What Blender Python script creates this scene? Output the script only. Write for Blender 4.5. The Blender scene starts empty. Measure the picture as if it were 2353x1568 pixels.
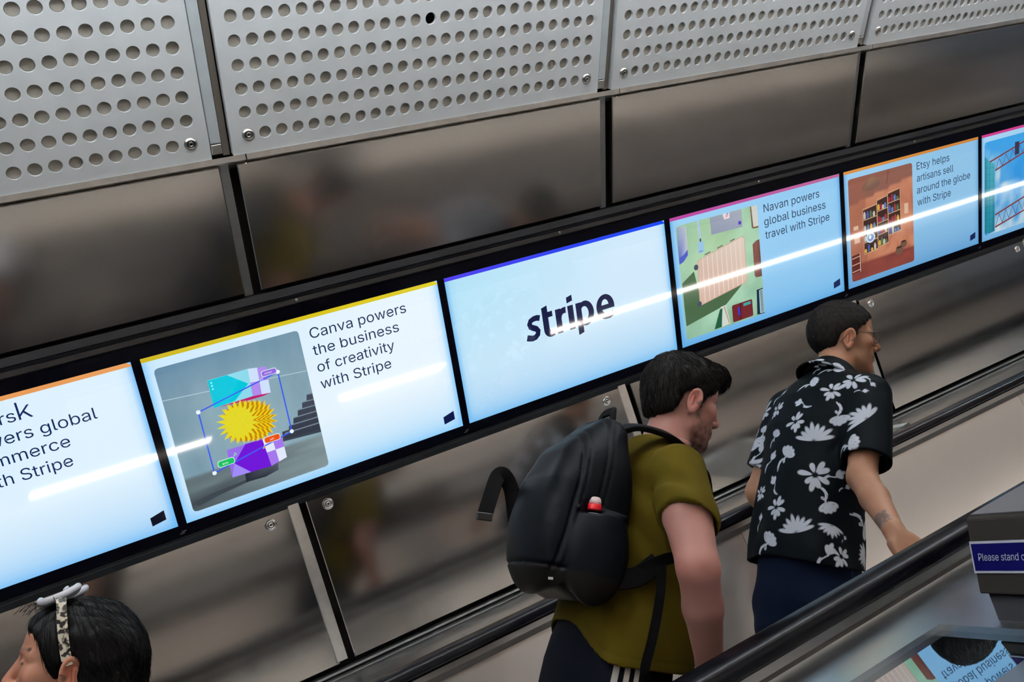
import bpy, bmesh, math, random
import numpy as np
from mathutils import Vector, Matrix

# ------------------------------------------------------------------ scene, camera, world, exposure
scene = bpy.context.scene
COL = scene.collection
rnd = random.Random(7)
PI = math.pi
CS, SN = math.cos(PI/6), math.sin(PI/6)        # the escalator climbs at 30 degrees
Z0 = 1.6                                       # height of the photographer's eye above the world origin

cam_d = bpy.data.cameras.new('camera')
cam_d.sensor_width = 36.0
cam_d.lens = 36.0*2008.67/2353.0
cam_d.clip_start = 0.02
cam = bpy.data.objects.new('camera', cam_d)
COL.objects.link(cam)
_right = Vector((0.91205425, -0.38893469, 0.12994939))
_down = Vector((0.23484707, 0.23563294, -0.94303975))
_fwd = Vector((0.33616052, 0.89062165, 0.3062502))
_m = Matrix.Identity(4)
for _i in range(3):
    _m[_i][0], _m[_i][1], _m[_i][2] = _right[_i], -_down[_i], -_fwd[_i]
_m[2][3] = Z0
cam.matrix_world = _m
scene.camera = cam

vs = scene.view_settings
vs.view_transform = 'Standard'
vs.look = 'None'
vs.gamma = 1.0
vs.use_curve_mapping = False
vs.exposure = 0.0

world = bpy.data.worlds.new('world')
scene.world = world
world.use_nodes = True
_bg = world.node_tree.nodes['Background']
_bg.inputs[0].default_value = (0.62, 0.72, 0.85, 1)
_bg.inputs[1].default_value = 0.12

CEIL_LIGHT = 1.5          # emission of the ceiling luminaires
WASH_FILL = 18.0               # emission of the added wall washers on the far side
GRAZE_FILL = 4.5               # emission of the added deck lamps on the far side
UP_FILL = 105.0            # emission of the added troughs lighting the vault and perforated panels
SKIRT_LIGHT = 18.0         # emission of the skirting strips
SCREEN = 1.0               # brightness of the displays

# ------------------------------------------------------------------ materials
MATS = {}
def lin(c):
    return tuple((x/12.92 if x <= 0.04045 else ((x+0.055)/1.055)**2.4) for x in c)
def srgb(r, g, b):
    return lin((r/255.0, g/255.0, b/255.0))
def mat(name, col=(0.5, 0.5, 0.5), rough=0.5, metal=0.0, spec=0.5, emit=None, estr=1.0, coat=0.0, bump=0.0, bscale=200.0, var=0.0, vscale=3.0, trans=0.0, ior=1.45, rvar=0.0, stretch=(1, 1, 1), sheen=0.0):
    if name in MATS: return MATS[name]
    m = bpy.data.materials.new(name)
    m.use_nodes = True
    nt = m.node_tree
    b = nt.nodes['Principled BSDF']
    b.inputs['Base Color'].default_value = (*col, 1)
    b.inputs['Roughness'].default_value = rough
    b.inputs['Metallic'].default_value = metal
    b.inputs['Specular IOR Level'].default_value = spec
    b.inputs['IOR'].default_value = ior
    b.inputs['Coat Weight'].default_value = coat
    b.inputs['Transmission Weight'].default_value = trans
    if sheen: b.inputs['Sheen Weight'].default_value = sheen
    if emit is not None:
        b.inputs['Emission Color'].default_value = (*emit, 1)
        b.inputs['Emission Strength'].default_value = estr
    if bump or var or rvar:
        tc = nt.nodes.new('ShaderNodeTexCoord')
        mp = nt.nodes.new('ShaderNodeMapping')
        mp.inputs['Scale'].default_value = stretch
        nt.links.new(tc.outputs['Object'], mp.inputs['Vector'])
    if bump:
        n = nt.nodes.new('ShaderNodeTexNoise'); n.inputs['Scale'].default_value = bscale; n.inputs['Detail'].default_value = 3
        nt.links.new(mp.outputs[0], n.inputs['Vector'])
        bm_ = nt.nodes.new('ShaderNodeBump'); bm_.inputs['Strength'].default_value = bump; bm_.inputs['Distance'].default_value = 0.002
        nt.links.new(n.outputs['Fac'], bm_.inputs['Height']); nt.links.new(bm_.outputs[0], b.inputs['Normal'])
    if var:
        n = nt.nodes.new('ShaderNodeTexNoise'); n.inputs['Scale'].default_value = vscale; n.inputs['Detail'].default_value = 5
        nt.links.new(mp.outputs[0], n.inputs['Vector'])
        rp = nt.nodes.new('ShaderNodeValToRGB')
        rp.color_ramp.elements[0].position = 0.3; rp.color_ramp.elements[1].position = 0.7
        rp.color_ramp.elements[0].color = (*[c*(1-var) for c in col], 1); rp.color_ramp.elements[1].color = (*[min(1, c*(1+var)) for c in col], 1)
        nt.links.new(n.outputs['Fac'], rp.inputs[0]); nt.links.new(rp.outputs[0], b.inputs['Base Color'])
    if rvar:
        n = nt.nodes.new('ShaderNodeTexNoise'); n.inputs['Scale'].default_value = vscale*1.7; n.inputs['Detail'].default_value = 3
        nt.links.new(mp.outputs[0], n.inputs['Vector'])
        mr = nt.nodes.new('ShaderNodeMapRange'); mr.inputs['To Min'].default_value = rough-rvar; mr.inputs['To Max'].default_value = rough+rvar
        nt.links.new(n.outputs['Fac'], mr.inputs['Value']); nt.links.new(mr.outputs[0], b.inputs['Roughness'])
    MATS[name] = m
    return m

# ------------------------------------------------------------------ frames and mesh helpers
def W(s, y, u):
    """escalator frame (along the slope, toward the screen wall, square to the slope; eye at 0) -> world"""
    return Vector((s*CS - u*SN, y, s*SN + u*CS + Z0))
class Plane:
    """a long wall plane: a along the slope, b up the plane, d out toward the escalators"""
    def __init__(self, y, u, tilt):
        t = math.radians(tilt)
        self.y, self.u, self.up, self.n = y, u, (-math.sin(t), math.cos(t)), (-math.cos(t), -math.sin(t))
    def __call__(self, a, b, d=0.0):
        return W(a, self.y + self.up[0]*b + self.n[0]*d, self.u + self.up[1]*b + self.n[1]*d)
def E_(s, y, u): return W(s, y, u)

class MB:
    """collects geometry with a material index per face"""
    def __init__(self):
        self.v, self.f, self.mi, self.sm = [], [], [], []
    def add(self, verts, faces, mi=0, smooth=False):
        o = len(self.v)
        self.v += [Vector(p) for p in verts]
        for f in faces:
            self.f.append([i+o for i in f]); self.mi.append(mi); self.sm.append(smooth)
    def box(self, fr, a0, a1, b0, b1, d0, d1, mi=0):
        p = [fr(a, b, d) for a in (a0, a1) for b in (b0, b1) for d in (d0, d1)]
        self.add(p, [(0, 1, 3, 2), (4, 6, 7, 5), (0, 4, 5, 1), (2, 3, 7, 6), (0, 2, 6, 4), (1, 5, 7, 3)], mi)
    def cbox(self, fr, a0, a1, b0, b1, d0, d1, c=0.004, mi=0):
        """a box whose outer (d1) face has chamfered edges"""
        p = [fr(a, b, d0) for a, b in ((a0, b0), (a1, b0), (a1, b1), (a0, b1))]
        p += [fr(a, b, d1-c) for a, b in ((a0, b0), (a1, b0), (a1, b1), (a0, b1))]
        p += [fr(a, b, d1) for a, b in ((a0+c, b0+c), (a1-c, b0+c), (a1-c, b1-c), (a0+c, b1-c))]
        f = [(3, 2, 1, 0)]
        for k in range(2):
            for i in range(4):
                j = (i+1) % 4
                f.append((k*4+i, k*4+j, k*4+4+j, k*4+4+i))
        f.append((8, 9, 10, 11))
        self.add(p, f, mi)
    def prism(self, prof, s0, s1, mi=0, fr=E_, smooth=False, caps=True):
        """closed profile (y,u) swept along the slope"""
        n = len(prof)
        p = [fr(s0, *q) for q in prof] + [fr(s1, *q) for q in prof]
        self.add(p, [(i, (i+1) % n, n+(i+1) % n, n+i) for i in range(n)], mi, smooth)
        if caps: self.add(p, [list(range(n))[::-1], list(range(n, 2*n))], mi)
    def sheet(self, prof, s0, s1, mi=0, fr=E_):
        n = len(prof)
        p = [fr(s0, *q) for q in prof] + [fr(s1, *q) for q in prof]
        self.add(p, [(i, i+1, n+i+1, n+i) for i in range(n-1)], mi)
    def cyl(self, c, ax, r0, r1, h, n=24, mi=0, caps=True, smooth=True):
        ax = Vector(ax).normalized(); c = Vector(c)
        t = ax.orthogonal().normalized(); q = ax.cross(t)
        p = []
        for rr, hh in ((r0, 0), (r1, h)):
            p += [c + ax*hh + (t*math.cos(2*PI*i/n) + q*math.sin(2*PI*i/n))*rr for i in range(n)]
        self.add(p, [(i, (i+1) % n, n+(i+1) % n, n+i) for i in range(n)], mi, smooth)
        if caps: self.add(p, [list(range(n))[::-1], list(range(n, 2*n))], mi)
    def lathe(self, c, ax, prof, n=24, mi=0):
        """profile of (radius, height) turned about ax"""
        ax = Vector(ax).normalized(); c = Vector(c)
        t = ax.orthogonal().normalized(); q = ax.cross(t)
        p = []
        for r, h in prof:
            p += [c + ax*h + (t*math.cos(2*PI*i/n) + q*math.sin(2*PI*i/n))*r for i in range(n)]
        f = []
        for k in range(len(prof)-1):
            f += [(k*n+i, k*n+(i+1) % n, (k+1)*n+(i+1) % n, (k+1)*n+i) for i in range(n)]
        self.add(p, f, mi, True)
        self.add(p, [list(range(n))[::-1], list(range((len(prof)-1)*n, len(prof)*n))], mi)
    def tube(self, pts, r, n=10, mi=0, flat=None, up=(0, 0, 1), caps=True):
        """swept tube; flat=(w,h) sweeps a flat strap section instead, w along the side, h along the normal"""
        pts = [Vector(p) for p in pts]
        rs = r if isinstance(r, (list, tuple)) else [r]*len(pts)
        ring = []
        side = None
        for i, p in enumerate(pts):
            t = (pts[min(i+1, len(pts)-1)] - pts[max(i-1, 0)]).normalized()
            if flat is None:
                if side is None: side = t.orthogonal().normalized()
                side = (side - t*side.dot(t)).normalized()
                q = t.cross(side)
                ring.append([p + (side*math.cos(2*PI*k/n) + q*math.sin(2*PI*k/n))*rs[i] for k in range(n)])
            else:
                upv = Vector(up[i]) if isinstance(up, list) else Vector(up)
                sd = t.cross(upv).normalized(); nn = sd.cross(t).normalized()
                w, h = flat
                cc = [(-w, -h), (w, -h), (w*1.0, h), (-w, h)]
                ring.append([p + sd*x + nn*z for x, z in cc])
        m = len(ring[0])
        p = [q for rg in ring for q in rg]
        self.add(p, [(i*m+k, i*m+(k+1) % m, (i+1)*m+(k+1) % m, (i+1)*m+k) for i in range(len(pts)-1) for k in range(m)], mi, flat is None)
        if caps: self.add(p, [list(range(m))[::-1], list(range((len(pts)-1)*m, len(pts)*m))], mi)
    def build(self, name, mats, parent=None, bevel=0.0):
        me = bpy.data.meshes.new(name)
        base = LOC.get(parent.name, Vector((0, 0, 0))) if parent else Vector((0, 0, 0))
        me.from_pydata([v - base for v in self.v], [], self.f)
        if not isinstance(mats, (list, tuple)): mats = [mats]
        for m in mats: me.materials.append(m)
        me.polygons.foreach_set('material_index', self.mi)
        me.polygons.foreach_set('use_smooth', self.sm)
        me.validate(); me.update()
        b = bmesh.new(); b.from_mesh(me)
        bmesh.ops.remove_doubles(b, verts=b.verts, dist=1e-6)
        bmesh.ops.recalc_face_normals(b, faces=b.faces)
        b.to_mesh(me); b.free()
        return link(name, me, parent, bevel)
LOC = {}
def link(name, me, parent=None, bevel=0.0):
    o = bpy.data.objects.new(name, me)
    COL.objects.link(o)
    if parent:
        o.parent = parent
        LOC[o.name] = LOC.get(parent.name, Vector((0, 0, 0)))
    else:
        LOC[o.name] = Vector((0, 0, 0))
    if bevel:
        md = o.modifiers.new('bevel', 'BEVEL'); md.width = bevel; md.segments = 2; md.limit_method = 'ANGLE'
        md.harden_normals = False
    return o
def thing(name, label, cat, loc, group=None):
    o = bpy.data.objects.new(name, None)
    COL.objects.link(o)
    o.location = loc
    LOC[o.name] = Vector(loc)
    o.empty_display_size = 0.1
    return tag(o, label, cat, group)
def tag(o, label, cat, group=None):
    o['label'] = label; o['category'] = cat
    if group: o['group'] = group
    return o
def struct(o):
    o['kind'] = 'structure'
    return o
# ------------------------------------------------------------------ materials of the place
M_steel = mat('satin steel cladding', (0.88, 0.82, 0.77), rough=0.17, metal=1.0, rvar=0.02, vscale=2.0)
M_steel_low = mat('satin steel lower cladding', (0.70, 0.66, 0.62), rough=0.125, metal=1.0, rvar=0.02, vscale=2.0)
M_steel_edge = mat('folded steel edge', (0.55, 0.53, 0.51), rough=0.32, metal=1.0)
M_strip = mat('steel cover strip', (0.42, 0.42, 0.42), rough=0.4, metal=1.0, var=0.08, vscale=30)
M_perf = mat('grey enamelled perforated sheet', srgb(204, 208, 211), rough=0.5, spec=0.4, var=0.03, vscale=14, bump=0.02, bscale=500)
M_pstrip = mat('grey enamelled strip', srgb(178, 186, 190), rough=0.5, spec=0.4, var=0.05, vscale=20)
M_disc = mat('stained felt infill', srgb(152, 147, 138), rough=0.9, spec=0.1, var=0.12, vscale=45)
M_black = mat('black void', (0.004, 0.004, 0.004), rough=0.9, spec=0.1)
M_dark = mat('dark wall backing', (0.018, 0.014, 0.012), rough=0.8, spec=0.2)
M_alu = mat('aluminium trim', (0.82, 0.79, 0.75), rough=0.38, metal=1.0, var=0.08, vscale=25)
M_guide = mat('handrail guide steel', (0.46, 0.47, 0.47), rough=0.34, metal=1.0, var=0.05, vscale=12)
M_bronze = mat('dark bronze rail', (0.045, 0.041, 0.038), rough=0.42, metal=0.4, spec=0.3)
M_bezel = mat('black glass bezel', (0.002, 0.002, 0.004), rough=0.08, spec=0.12)
M_blackrail = mat('black painted rail', (0.004, 0.004, 0.005), rough=0.4, spec=0.12)
M_bolt = mat('bolt steel', (0.45, 0.43, 0.40), rough=0.28, metal=1.0)
M_bolt_dark = mat('bolt recess', (0.02, 0.018, 0.016), rough=0.6, metal=0.5)
M_rubber = mat('black handrail rubber', (0.004, 0.004, 0.006), rough=0.22, spec=0.25, bump=0.02, bscale=300)
M_deck = mat('satin steel decking', (0.66, 0.69, 0.72), rough=0.25, metal=1.0, rvar=0.04, vscale=5)
M_mirror = mat('polished steel decking', (0.42, 0.50, 0.57), rough=0.015, metal=1.0)
M_balus = mat('balustrade steel', (0.86, 0.81, 0.77), rough=0.30, metal=0.7, rvar=0.03, vscale=4)
M_step = mat('grooved black step', (0.03, 0.03, 0.032), rough=0.6, metal=0.2)
M_yellow = mat('step edge', (0.10, 0.10, 0.10), rough=0.5)
M_lining = mat('tunnel lining', (0.78, 0.76, 0.74), rough=0.6, spec=0.3, var=0.06, vscale=4)
M_right = mat('pale wall lining', (0.82, 0.75, 0.68), rough=0.5, spec=0.3, var=0.05, vscale=4)
M_lamp = mat('luminaire diffuser', (0.9, 0.9, 0.9), rough=0.5, emit=(0.88, 0.95, 1.0), estr=CEIL_LIGHT)
M_wash_fill = mat('added wall washer diffuser', (0.9, 0.9, 0.9), rough=0.5, emit=(1.0, 0.93, 0.84), estr=WASH_FILL)
M_lampbody = mat('luminaire body', (0.55, 0.55, 0.56), rough=0.5, metal=0.3)
M_skirt = mat('skirting light strip', (0.9, 0.9, 0.9), rough=0.5, emit=(1.0, 0.90, 0.80), estr=SKIRT_LIGHT)
M_box = mat('grey box enamel', srgb(38, 35, 32), rough=0.5, spec=0.12)
M_boxtop = mat('brushed box lid', (0.16, 0.165, 0.18), rough=0.36, metal=0.5)
M_plinth = mat('dark plinth', (0.018, 0.018, 0.022), rough=0.6, spec=0.1)
M_signblue = mat('blue sign enamel', srgb(3, 3, 66), rough=0.5, spec=0.08)
M_signwhite = mat('white sign enamel', srgb(160, 165, 178), rough=0.4)
M_acrylic = mat('clear acrylic', (0.85, 0.93, 0.97), rough=0.06, trans=0.92, ior=1.49, spec=0.5)

# ------------------------------------------------------------------ the setting: tunnel shell
S_A, S_B = -4.0, 10.0
PERF = Plane(2.62, 1.099, 43.2)
UPPER = Plane(2.884, 0.729, 35.4)
SCR = Plane(3.17525, 0.0877, 24.4)
LOWER = Plane(3.209, 0.013, 4.4)
CEN = 1.07                                   # the middle of the pair of escalators

def shell(name, inner, m, th=0.12, s0=S_A, s1=S_B):
    """a thick curved lining; inner profile listed along the surface, thickened away from the middle of the tunnel"""
    b = MB()
    outer = []
    for y, u in inner:
        v = Vector((y-CEN, u-0.3)).normalized()*th
        outer.append((y+v.x, u+v.y))
    b.prism(list(inner)+outer[::-1], s0, s1)
    return struct(b.build(name, m))
lf = [(3.36, -1.75), (3.36, -0.62), (3.285, 0.013), (3.25, 0.06), (2.965, 0.73), (2.70, 1.10), (1.99, 1.86)]
shell('wall_left', lf, M_dark)
rt = [(2*CEN-y, u) for y, u in [(3.32, -1.75), (3.32, -0.62), (3.22, 0.013), (2.86, 0.73), (2.60, 1.10), (1.95, 1.80)]]
shell('wall_right', rt, M_right)
shell('ceiling', [(1.99, 1.80), (1.6, 2.05), (CEN, 2.15), (2*CEN-1.6, 2.05), (2*CEN-1.99, 1.80)], M_lining)
b = MB(); b.prism([(3.4, -1.75), (3.4, -1.9), (2*CEN-3.4, -1.9), (2*CEN-3.4, -1.75)], S_A, S_B)
struct(b.build('floor', M_dark))

# ceiling luminaires: two continuous rows, in lengths; far row added to brighten the wall
for row, yy in (('the screen side', 0.66), ('the far side, added to brighten the wall', 0.22)):
    LU = 1.94 if yy > 0.3 else 1.58
    for k, s0 in enumerate((-2.6, -0.2, 2.2, 4.6, 7.0)):
        t = thing('ceiling_light', 'long slim ceiling luminaire above the escalators on %s' % row, 'ceiling light', W(s0+1.1, yy, LU), 'ceiling luminaires on '+row)
        if yy > 0.3:
            b = MB(); b.prism([(yy-0.07, LU+0.085), (yy+0.07, LU+0.085), (yy+0.07, LU), (yy-0.07, LU)], s0, s0+2.2); b.build('lamp_housing', M_lampbody, t)
            b = MB(); b.prism([(yy-0.055, LU), (yy+0.055, LU), (yy+0.045, LU-0.015), (yy-0.045, LU-0.015)], s0+0.02, s0+2.18); b.build('diffuser', M_lamp, t)
        else:                                     # asymmetric wall washer, added to brighten the far wall in reflections
            b = MB(); b.prism([(yy+0.05, LU+0.10), (yy+0.06, LU+0.10), (yy+0.06, LU-0.06), (yy-0.05, LU-0.05), (yy-0.05, LU-0.04), (yy+0.05, LU-0.05)], s0, s0+2.2); b.build('lamp_housing', M_lampbody, t)
            b = MB(); b.prism([(yy+0.045, LU+0.07), (yy+0.045, LU-0.045), (yy-0.02, LU-0.038), (yy-0.01, LU+0.04)], s0+0.02, s0+2.18); b.build('diffuser', M_wash_fill, t)

# added deck lamps grazing the far wall, to brighten its reflection in the panels
M_graze_fill = mat('deck uplighter diffuser', (0.9, 0.9, 0.9), rough=0.5, emit=(1.0, 0.86, 0.74), estr=GRAZE_FILL)
for k, s0 in enumerate((-2.6, -0.2, 2.2, 4.6, 7.0)):
    t = thing('deck_fill_light', 'low uplighter on the deck added to graze the wall behind the photographer', 'added wall light', W(s0+1.1, -0.62, -0.6), 'added uplighters along the far deck')
    b = MB(); b.prism([(-0.56, -0.60), (-0.56, -0.535), (-0.572, -0.535), (-0.572, -0.588), (-0.70, -0.588), (-0.70, -0.60)], s0, s0+2.2); b.build('lamp_housing', M_lampbody, t)
    b = MB(); b.prism([(-0.576, -0.587), (-0.576, -0.545), (-0.62, -0.575), (-0.66, -0.587)], s0+0.02, s0+2.18); b.build('diffuser', M_graze_fill, t)
b = MB(); b.prism([(-0.502, -0.602), (-1.14, -0.602), (-1.14, -0.63), (-0.502, -0.63)], S_A+1, 9.0)
tag(b.build('side_deck', M_deck), "grey steel deck strip on the photographer's far side, under the added deck lights", 'escalator deck')
# added troughs under the vault, open on one side to brighten the perforated panels
M_up_fill = mat('uplighter diffuser', (0.9, 0.9, 0.9), rough=0.5, emit=(0.84, 0.93, 1.0), estr=UP_FILL)
for k, s0 in enumerate((-2.6, -0.2, 2.2, 4.6, 7.0)):
    t = thing('fill light', 'long trough uplighter added to wash the vault and perforated panels', 'ceiling light', W(s0+1.1, 0.95, 1.78), 'added uplighters under the vault')
    b = MB(); b.prism([(0.86, 1.76), (1.075, 1.775), (1.075, 1.785), (0.88, 1.785), (0.865, 1.86), (0.85, 1.86)], s0, s0+2.2); b.build('trough', M_lampbody, t)
    b = MB(); b.prism([(0.90, 1.788), (0.985, 1.788), (0.985, 1.832), (0.94, 1.838), (0.90, 1.830)], s0+0.02, s0+2.18); b.build('diffuser', M_up_fill, t)
    for s in (s0+0.3, s0+1.9):
        b = MB(); b.cyl(W(s, 0.89, 1.78), W(0, 0, 1)-W(0, 0, 0), 0.006, 0.006, 0.36, 10); b.build('hanger', M_lampbody, t)

# ------------------------------------------------------------------ bolts
def bolt(parent, fr, a, bb, r=0.0165, d=0.0, name='bolt'):
    b = MB()
    c = fr(a, bb, d); ax = fr(a, bb, d+1) - fr(a, bb, d)
    b.lathe(c, ax, [(r*1.35, 0.0), (r*1.35, 0.0012), (r*1.1, 0.004), (r*1.0, 0.0075), (r*0.82, 0.0082), (r*0.72, 0.0045), (r*0.66, 0.0040)], 28, 0)
    b.lathe(c, ax, [(r*0.74, 0.0030), (r*0.74, 0.0046)], 24, 1)
    b.lathe(c, ax, [(r*0.60, 0.004), (r*0.60, 0.0066), (r*0.50, 0.0080), (r*0.30, 0.0080), (r*0.28, 0.0050)], 20, 0)
    b.cyl(c + ax*0.0052, ax, r*0.27, r*0.27, 0.0004, 6, 1)
    o = b.build(name, [M_bolt, M_bolt_dark], parent)
    return o

# ------------------------------------------------------------------ perforated panels
PITCH = 1.4585
HS, HK, HR = 0.05346, 0.0705, 0.0193
def perforated(i, label):
    a0, a1 = 0.622 + (i-1)*PITCH, 2.014 + (i-1)*PITCH
    kmax = 1.0
    t = thing('perforated_panel', label, 'wall panel', PERF((a0+a1)/2, 0, 0), 'perforated wall panels')
    b = MB(); N = 20; nr = 13
    c0 = a0 + 0.055
    dep = 0.009
    def cell(cx, cy, x0, x1, y0, y1, hole):
        if not hole:
            b.add([PERF(x0, y0), PERF(x1, y0), PERF(x1, y1), PERF(x0, y1)], [(0, 1, 2, 3)]); return
        ins, out = [], []
        for k in range(N):
            th = 2*PI*k/N + PI/N
            cx_, sy_ = math.cos(th), math.sin(th)
            ins.append((cx+HR*cx_, cy+HR*sy_))
            hx, hy = (x1-cx if cx_ > 0 else cx-x0), (y1-cy if sy_ > 0 else cy-y0)
            m = min(hx/max(abs(cx_), 1e-6), hy/max(abs(sy_), 1e-6))
            out.append((cx+m*cx_, cy+m*sy_))
        pts = [PERF(x, y) for x, y in ins] + [PERF(x, y) for x, y in out]
        fs = [(k, (k+1) % N, N+(k+1) % N, N+k) for k in range(N)]
        b.add(pts, fs)
        for X, Y in ((x0, y0), (x1, y0), (x1, y1), (x0, y1)):      # corner triangles
            an = [(abs(o[0]-X)+abs(o[1]-Y), k) for k, o in enumerate(out)]
            an.sort(); k1, k2 = an[0][1], an[1][1]
            b.add([PERF(X, Y), PERF(*out[k1]), PERF(*out[k2])], [(0, 1, 2)])
        wall = [PERF(x, y) for x, y in ins] + [PERF(cx+(x-cx)*0.985, cy+(y-cy)*0.985, -dep-0.002) for x, y in ins]
        b.add(wall, [(k, (k+1) % N, N+(k+1) % N, N+k) for k in range(N)], 0, True)
    lastcol = 24
    y_edges = [0.0] + [0.0585 + HK*(r+0.5) for r in range(nr)]
    for r in range(nr):
        for c in range(25):
            cx, cy = c0 + HS*c, 0.0585 + HK*r
            x0 = a0 if c == 0 else cx-HS/2
            x1 = a1 if c == 24 else cx+HS/2
            y0 = 0.0 if r == 0 else cy-HK/2
            y1 = kmax if r == nr-1 else cy+HK/2
            cell(cx, cy, x0, x1, y0, y1, True)
    # returns (thickness) along the four edges
    e = [(a0, 0), (a1, 0), (a1, kmax), (a0, kmax)]
    p = [PERF(x, y) for x, y in e] + [PERF(x, y, -0.03) for x, y in e]
    b.add(p, [(k, (k+1) % 4, 4+(k+1) % 4, 4+k) for k in range(4)])
    b.build('perforated_sheet', M_perf, t)
    # one felt sheet behind, with a raised plug in every hole (one plug is missing)
    d = MB(); e2 = MB()
    for r in range(nr):
        for c in range(25):
            cx, cy = c0 + HS*c, 0.0585 + HK*r
            plug = not (r == 0 and c in (0, 24)) and not (i == 1 and r == 4 and c == 12)
            hx, hy = HS/2, HK/2
            fl = -0.0215
            if not plug:
                d.add([PERF(cx-hx, cy-hy, fl), PERF(cx+hx, cy-hy, fl), PERF(cx+hx, cy+hy, fl), PERF(cx-hx, cy+hy, fl)], [(0, 1, 2, 3)])
                if i == 1 and r == 4: e2.cyl(PERF(cx, cy, fl+0.0005), PERF(0, 0, 1)-PERF(0, 0, 0), HR*1.1, HR*1.1, 0.0006, 20)
                continue
            dd = -dep + rnd.uniform(-0.002, 0.003); tx, ty = rnd.uniform(-.06, .06), rnd.uniform(-.06, .06)
            M_ = 20; ring, low, out = [], [], []
            for k in range(M_):
                th = 2*PI*k/M_ + PI/4
                ca, sa = math.cos(th), math.sin(th)
                ring.append(PERF(cx+HR*0.93*ca, cy+HR*0.93*sa, dd + HR*(tx*ca+ty*sa)))
                low.append(PERF(cx+HR*0.99*ca, cy+HR*0.99*sa, fl))
                m = min(hx/max(abs(ca), 1e-6), hy/max(abs(sa), 1e-6))
                out.append(PERF(cx+m*ca, cy+m*sa, fl))
            p = ring+low+out
            d.add(p, [list(range(M_))] + [(k, (k+1) % M_, M_+(k+1) % M_, M_+k) for k in range(M_)] + [(M_+k, M_+(k+1) % M_, 2*M_+(k+1) % M_, 2*M_+k) for k in range(M_)])
    d.build('felt_infill', M_disc, t)
    if i == 1: e2.build('open_hole', M_black, t)
    for c in (0, 24):
        bolt(t, PERF, c0 + HS*c, 0.0585, r=0.0155, d=-0.002)
    # cover strip on the up-slope side and its end bracket
    s = MB(); s.cbox(PERF, a1+0.003, a1+0.036, 0.045, kmax, -0.03, -0.004, 0.002); s.build('cover_strip', M_pstrip, t)
    s = MB(); s.cbox(PERF, a1+0.004, a1+0.036, 0.010, 0.042, -0.03, -0.006, 0.002); s.build('strip_bracket', M_alu, t)
    s = MB(); s.box(PERF, a1+0.040, a1+0.060, 0.0, kmax, -0.03, -0.018); s.build('joint_return', mat('brown joint return', srgb(104, 96, 88), rough=0.5), t)
    return t
perforated(0, 'grey perforated wall panel farthest down the escalator, largest holes in view')
perforated(1, 'grey perforated wall panel with one empty black hole')
perforated(2, 'grey perforated wall panel just up the slope from the one with an empty hole')
perforated(3, 'grey perforated wall panel farthest up the escalator, at the right of the photo')

# ------------------------------------------------------------------ upper satin steel panels
def steel_upper(i, label):
    a0, a1 = 0.627 + (i-1)*PITCH, 2.030 + (i-1)*PITCH
    t = thing('upper_steel_panel', label, 'wall panel', UPPER((a0+a1)/2, 0, 0), 'satin steel panels above the screens')
    b = MB(); b.cbox(UPPER, a0, a1, 0.0, 0.426, -0.03, 0.0, 0.003)
    b.build('steel_sheet', M_steel, t)
    s = MB(); s.box(UPPER, a1+0.002, a1+0.030, -0.012, 0.432, -0.05, -0.012); s.build('cover_strip', M_strip, t)
    return t
steel_upper(0, 'plain satin steel panel above the leftmost screen, below the largest perforations')
steel_upper(1, 'satin steel panel directly above the yellow barred and blue barred screens')
steel_upper(2, 'satin steel panel above the suitcase picture screen')
steel_upper(3, 'satin steel panel at top right above the shelf picture screen')

# ------------------------------------------------------------------ long trims
def trim(n, fr, a0, a1, pieces, m):
    b = MB()
    for (b0, b1, d0, d1) in pieces: b.box(fr, a0, a1, b0, b1, d0, d1)
    return struct(b.build('trim_%d' % n, m))
# angle under the perforated sheets, in lengths with open joints
b = MB()
for i in range(-1, 5):
    a0, a1 = 0.66 + (i-1)*PITCH, 0.66 + i*PITCH - 0.004
    prof = [(2.636-0.012, 1.082), (2.636-0.020, 1.097), (2.70, 1.12), (2.70, 1.09)]
    b.prism(prof, a0, a1)
struct(b.build('trim_1', M_alu))
b = MB()
b.box(SCR, S_A, S_B, 0.664, 0.690, -0.06, -0.006)
struct(b.build('trim_2', mat('grey rail', (0.045, 0.045, 0.048), rough=0.4, metal=0.5)))
b = MB()
b.box(SCR, S_A, S_B, 0.652, 0.662, -0.06, 0.004)
b.box(SCR, S_A, S_B, -0.050, -0.040, -0.06, 0.006)
b.box(SCR, S_A, S_B, -0.075, -0.052, -0.06, 0.001)
struct(b.build('trim_3', M_blackrail))
b = MB()
b.box(SCR, S_A, S_B, -0.0515, -0.0500, -0.06, 0.0072)
struct(b.build('trim_4', M_bronze))

# ------------------------------------------------------------------ lower satin steel panels
def steel_lower(i, label):
    a0, a1 = 0.604 + (i-1)*PITCH, 2.006 + (i-1)*PITCH
    t = thing('lower_steel_panel', label, 'wall panel', LOWER((a0+a1)/2, -0.3, 0), 'satin steel panels below the screens')
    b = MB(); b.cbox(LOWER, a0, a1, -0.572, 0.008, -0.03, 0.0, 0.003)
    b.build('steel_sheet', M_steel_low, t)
    s = MB(); s.cbox(LOWER, a1-0.010, a1+0.030, -0.564, 0.016, -0.03, 0.006, 0.002); s.build('cover_strip', M_alu, t)
    for a in (a0+0.073, a1-0.082): bolt(t, LOWER, a, -0.028, r=0.0155, d=0.0)
    return t
steel_lower(0, 'satin steel panel under the leftmost screens, behind the dark haired woman')
steel_lower(1, 'satin steel panel under the middle screens, behind the black backpack')
steel_lower(2, 'satin steel panel between the two men, under the suitcase picture screen')
steel_lower(3, 'satin steel panel at right under the shelf picture screen, beyond the man in glasses')

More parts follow.
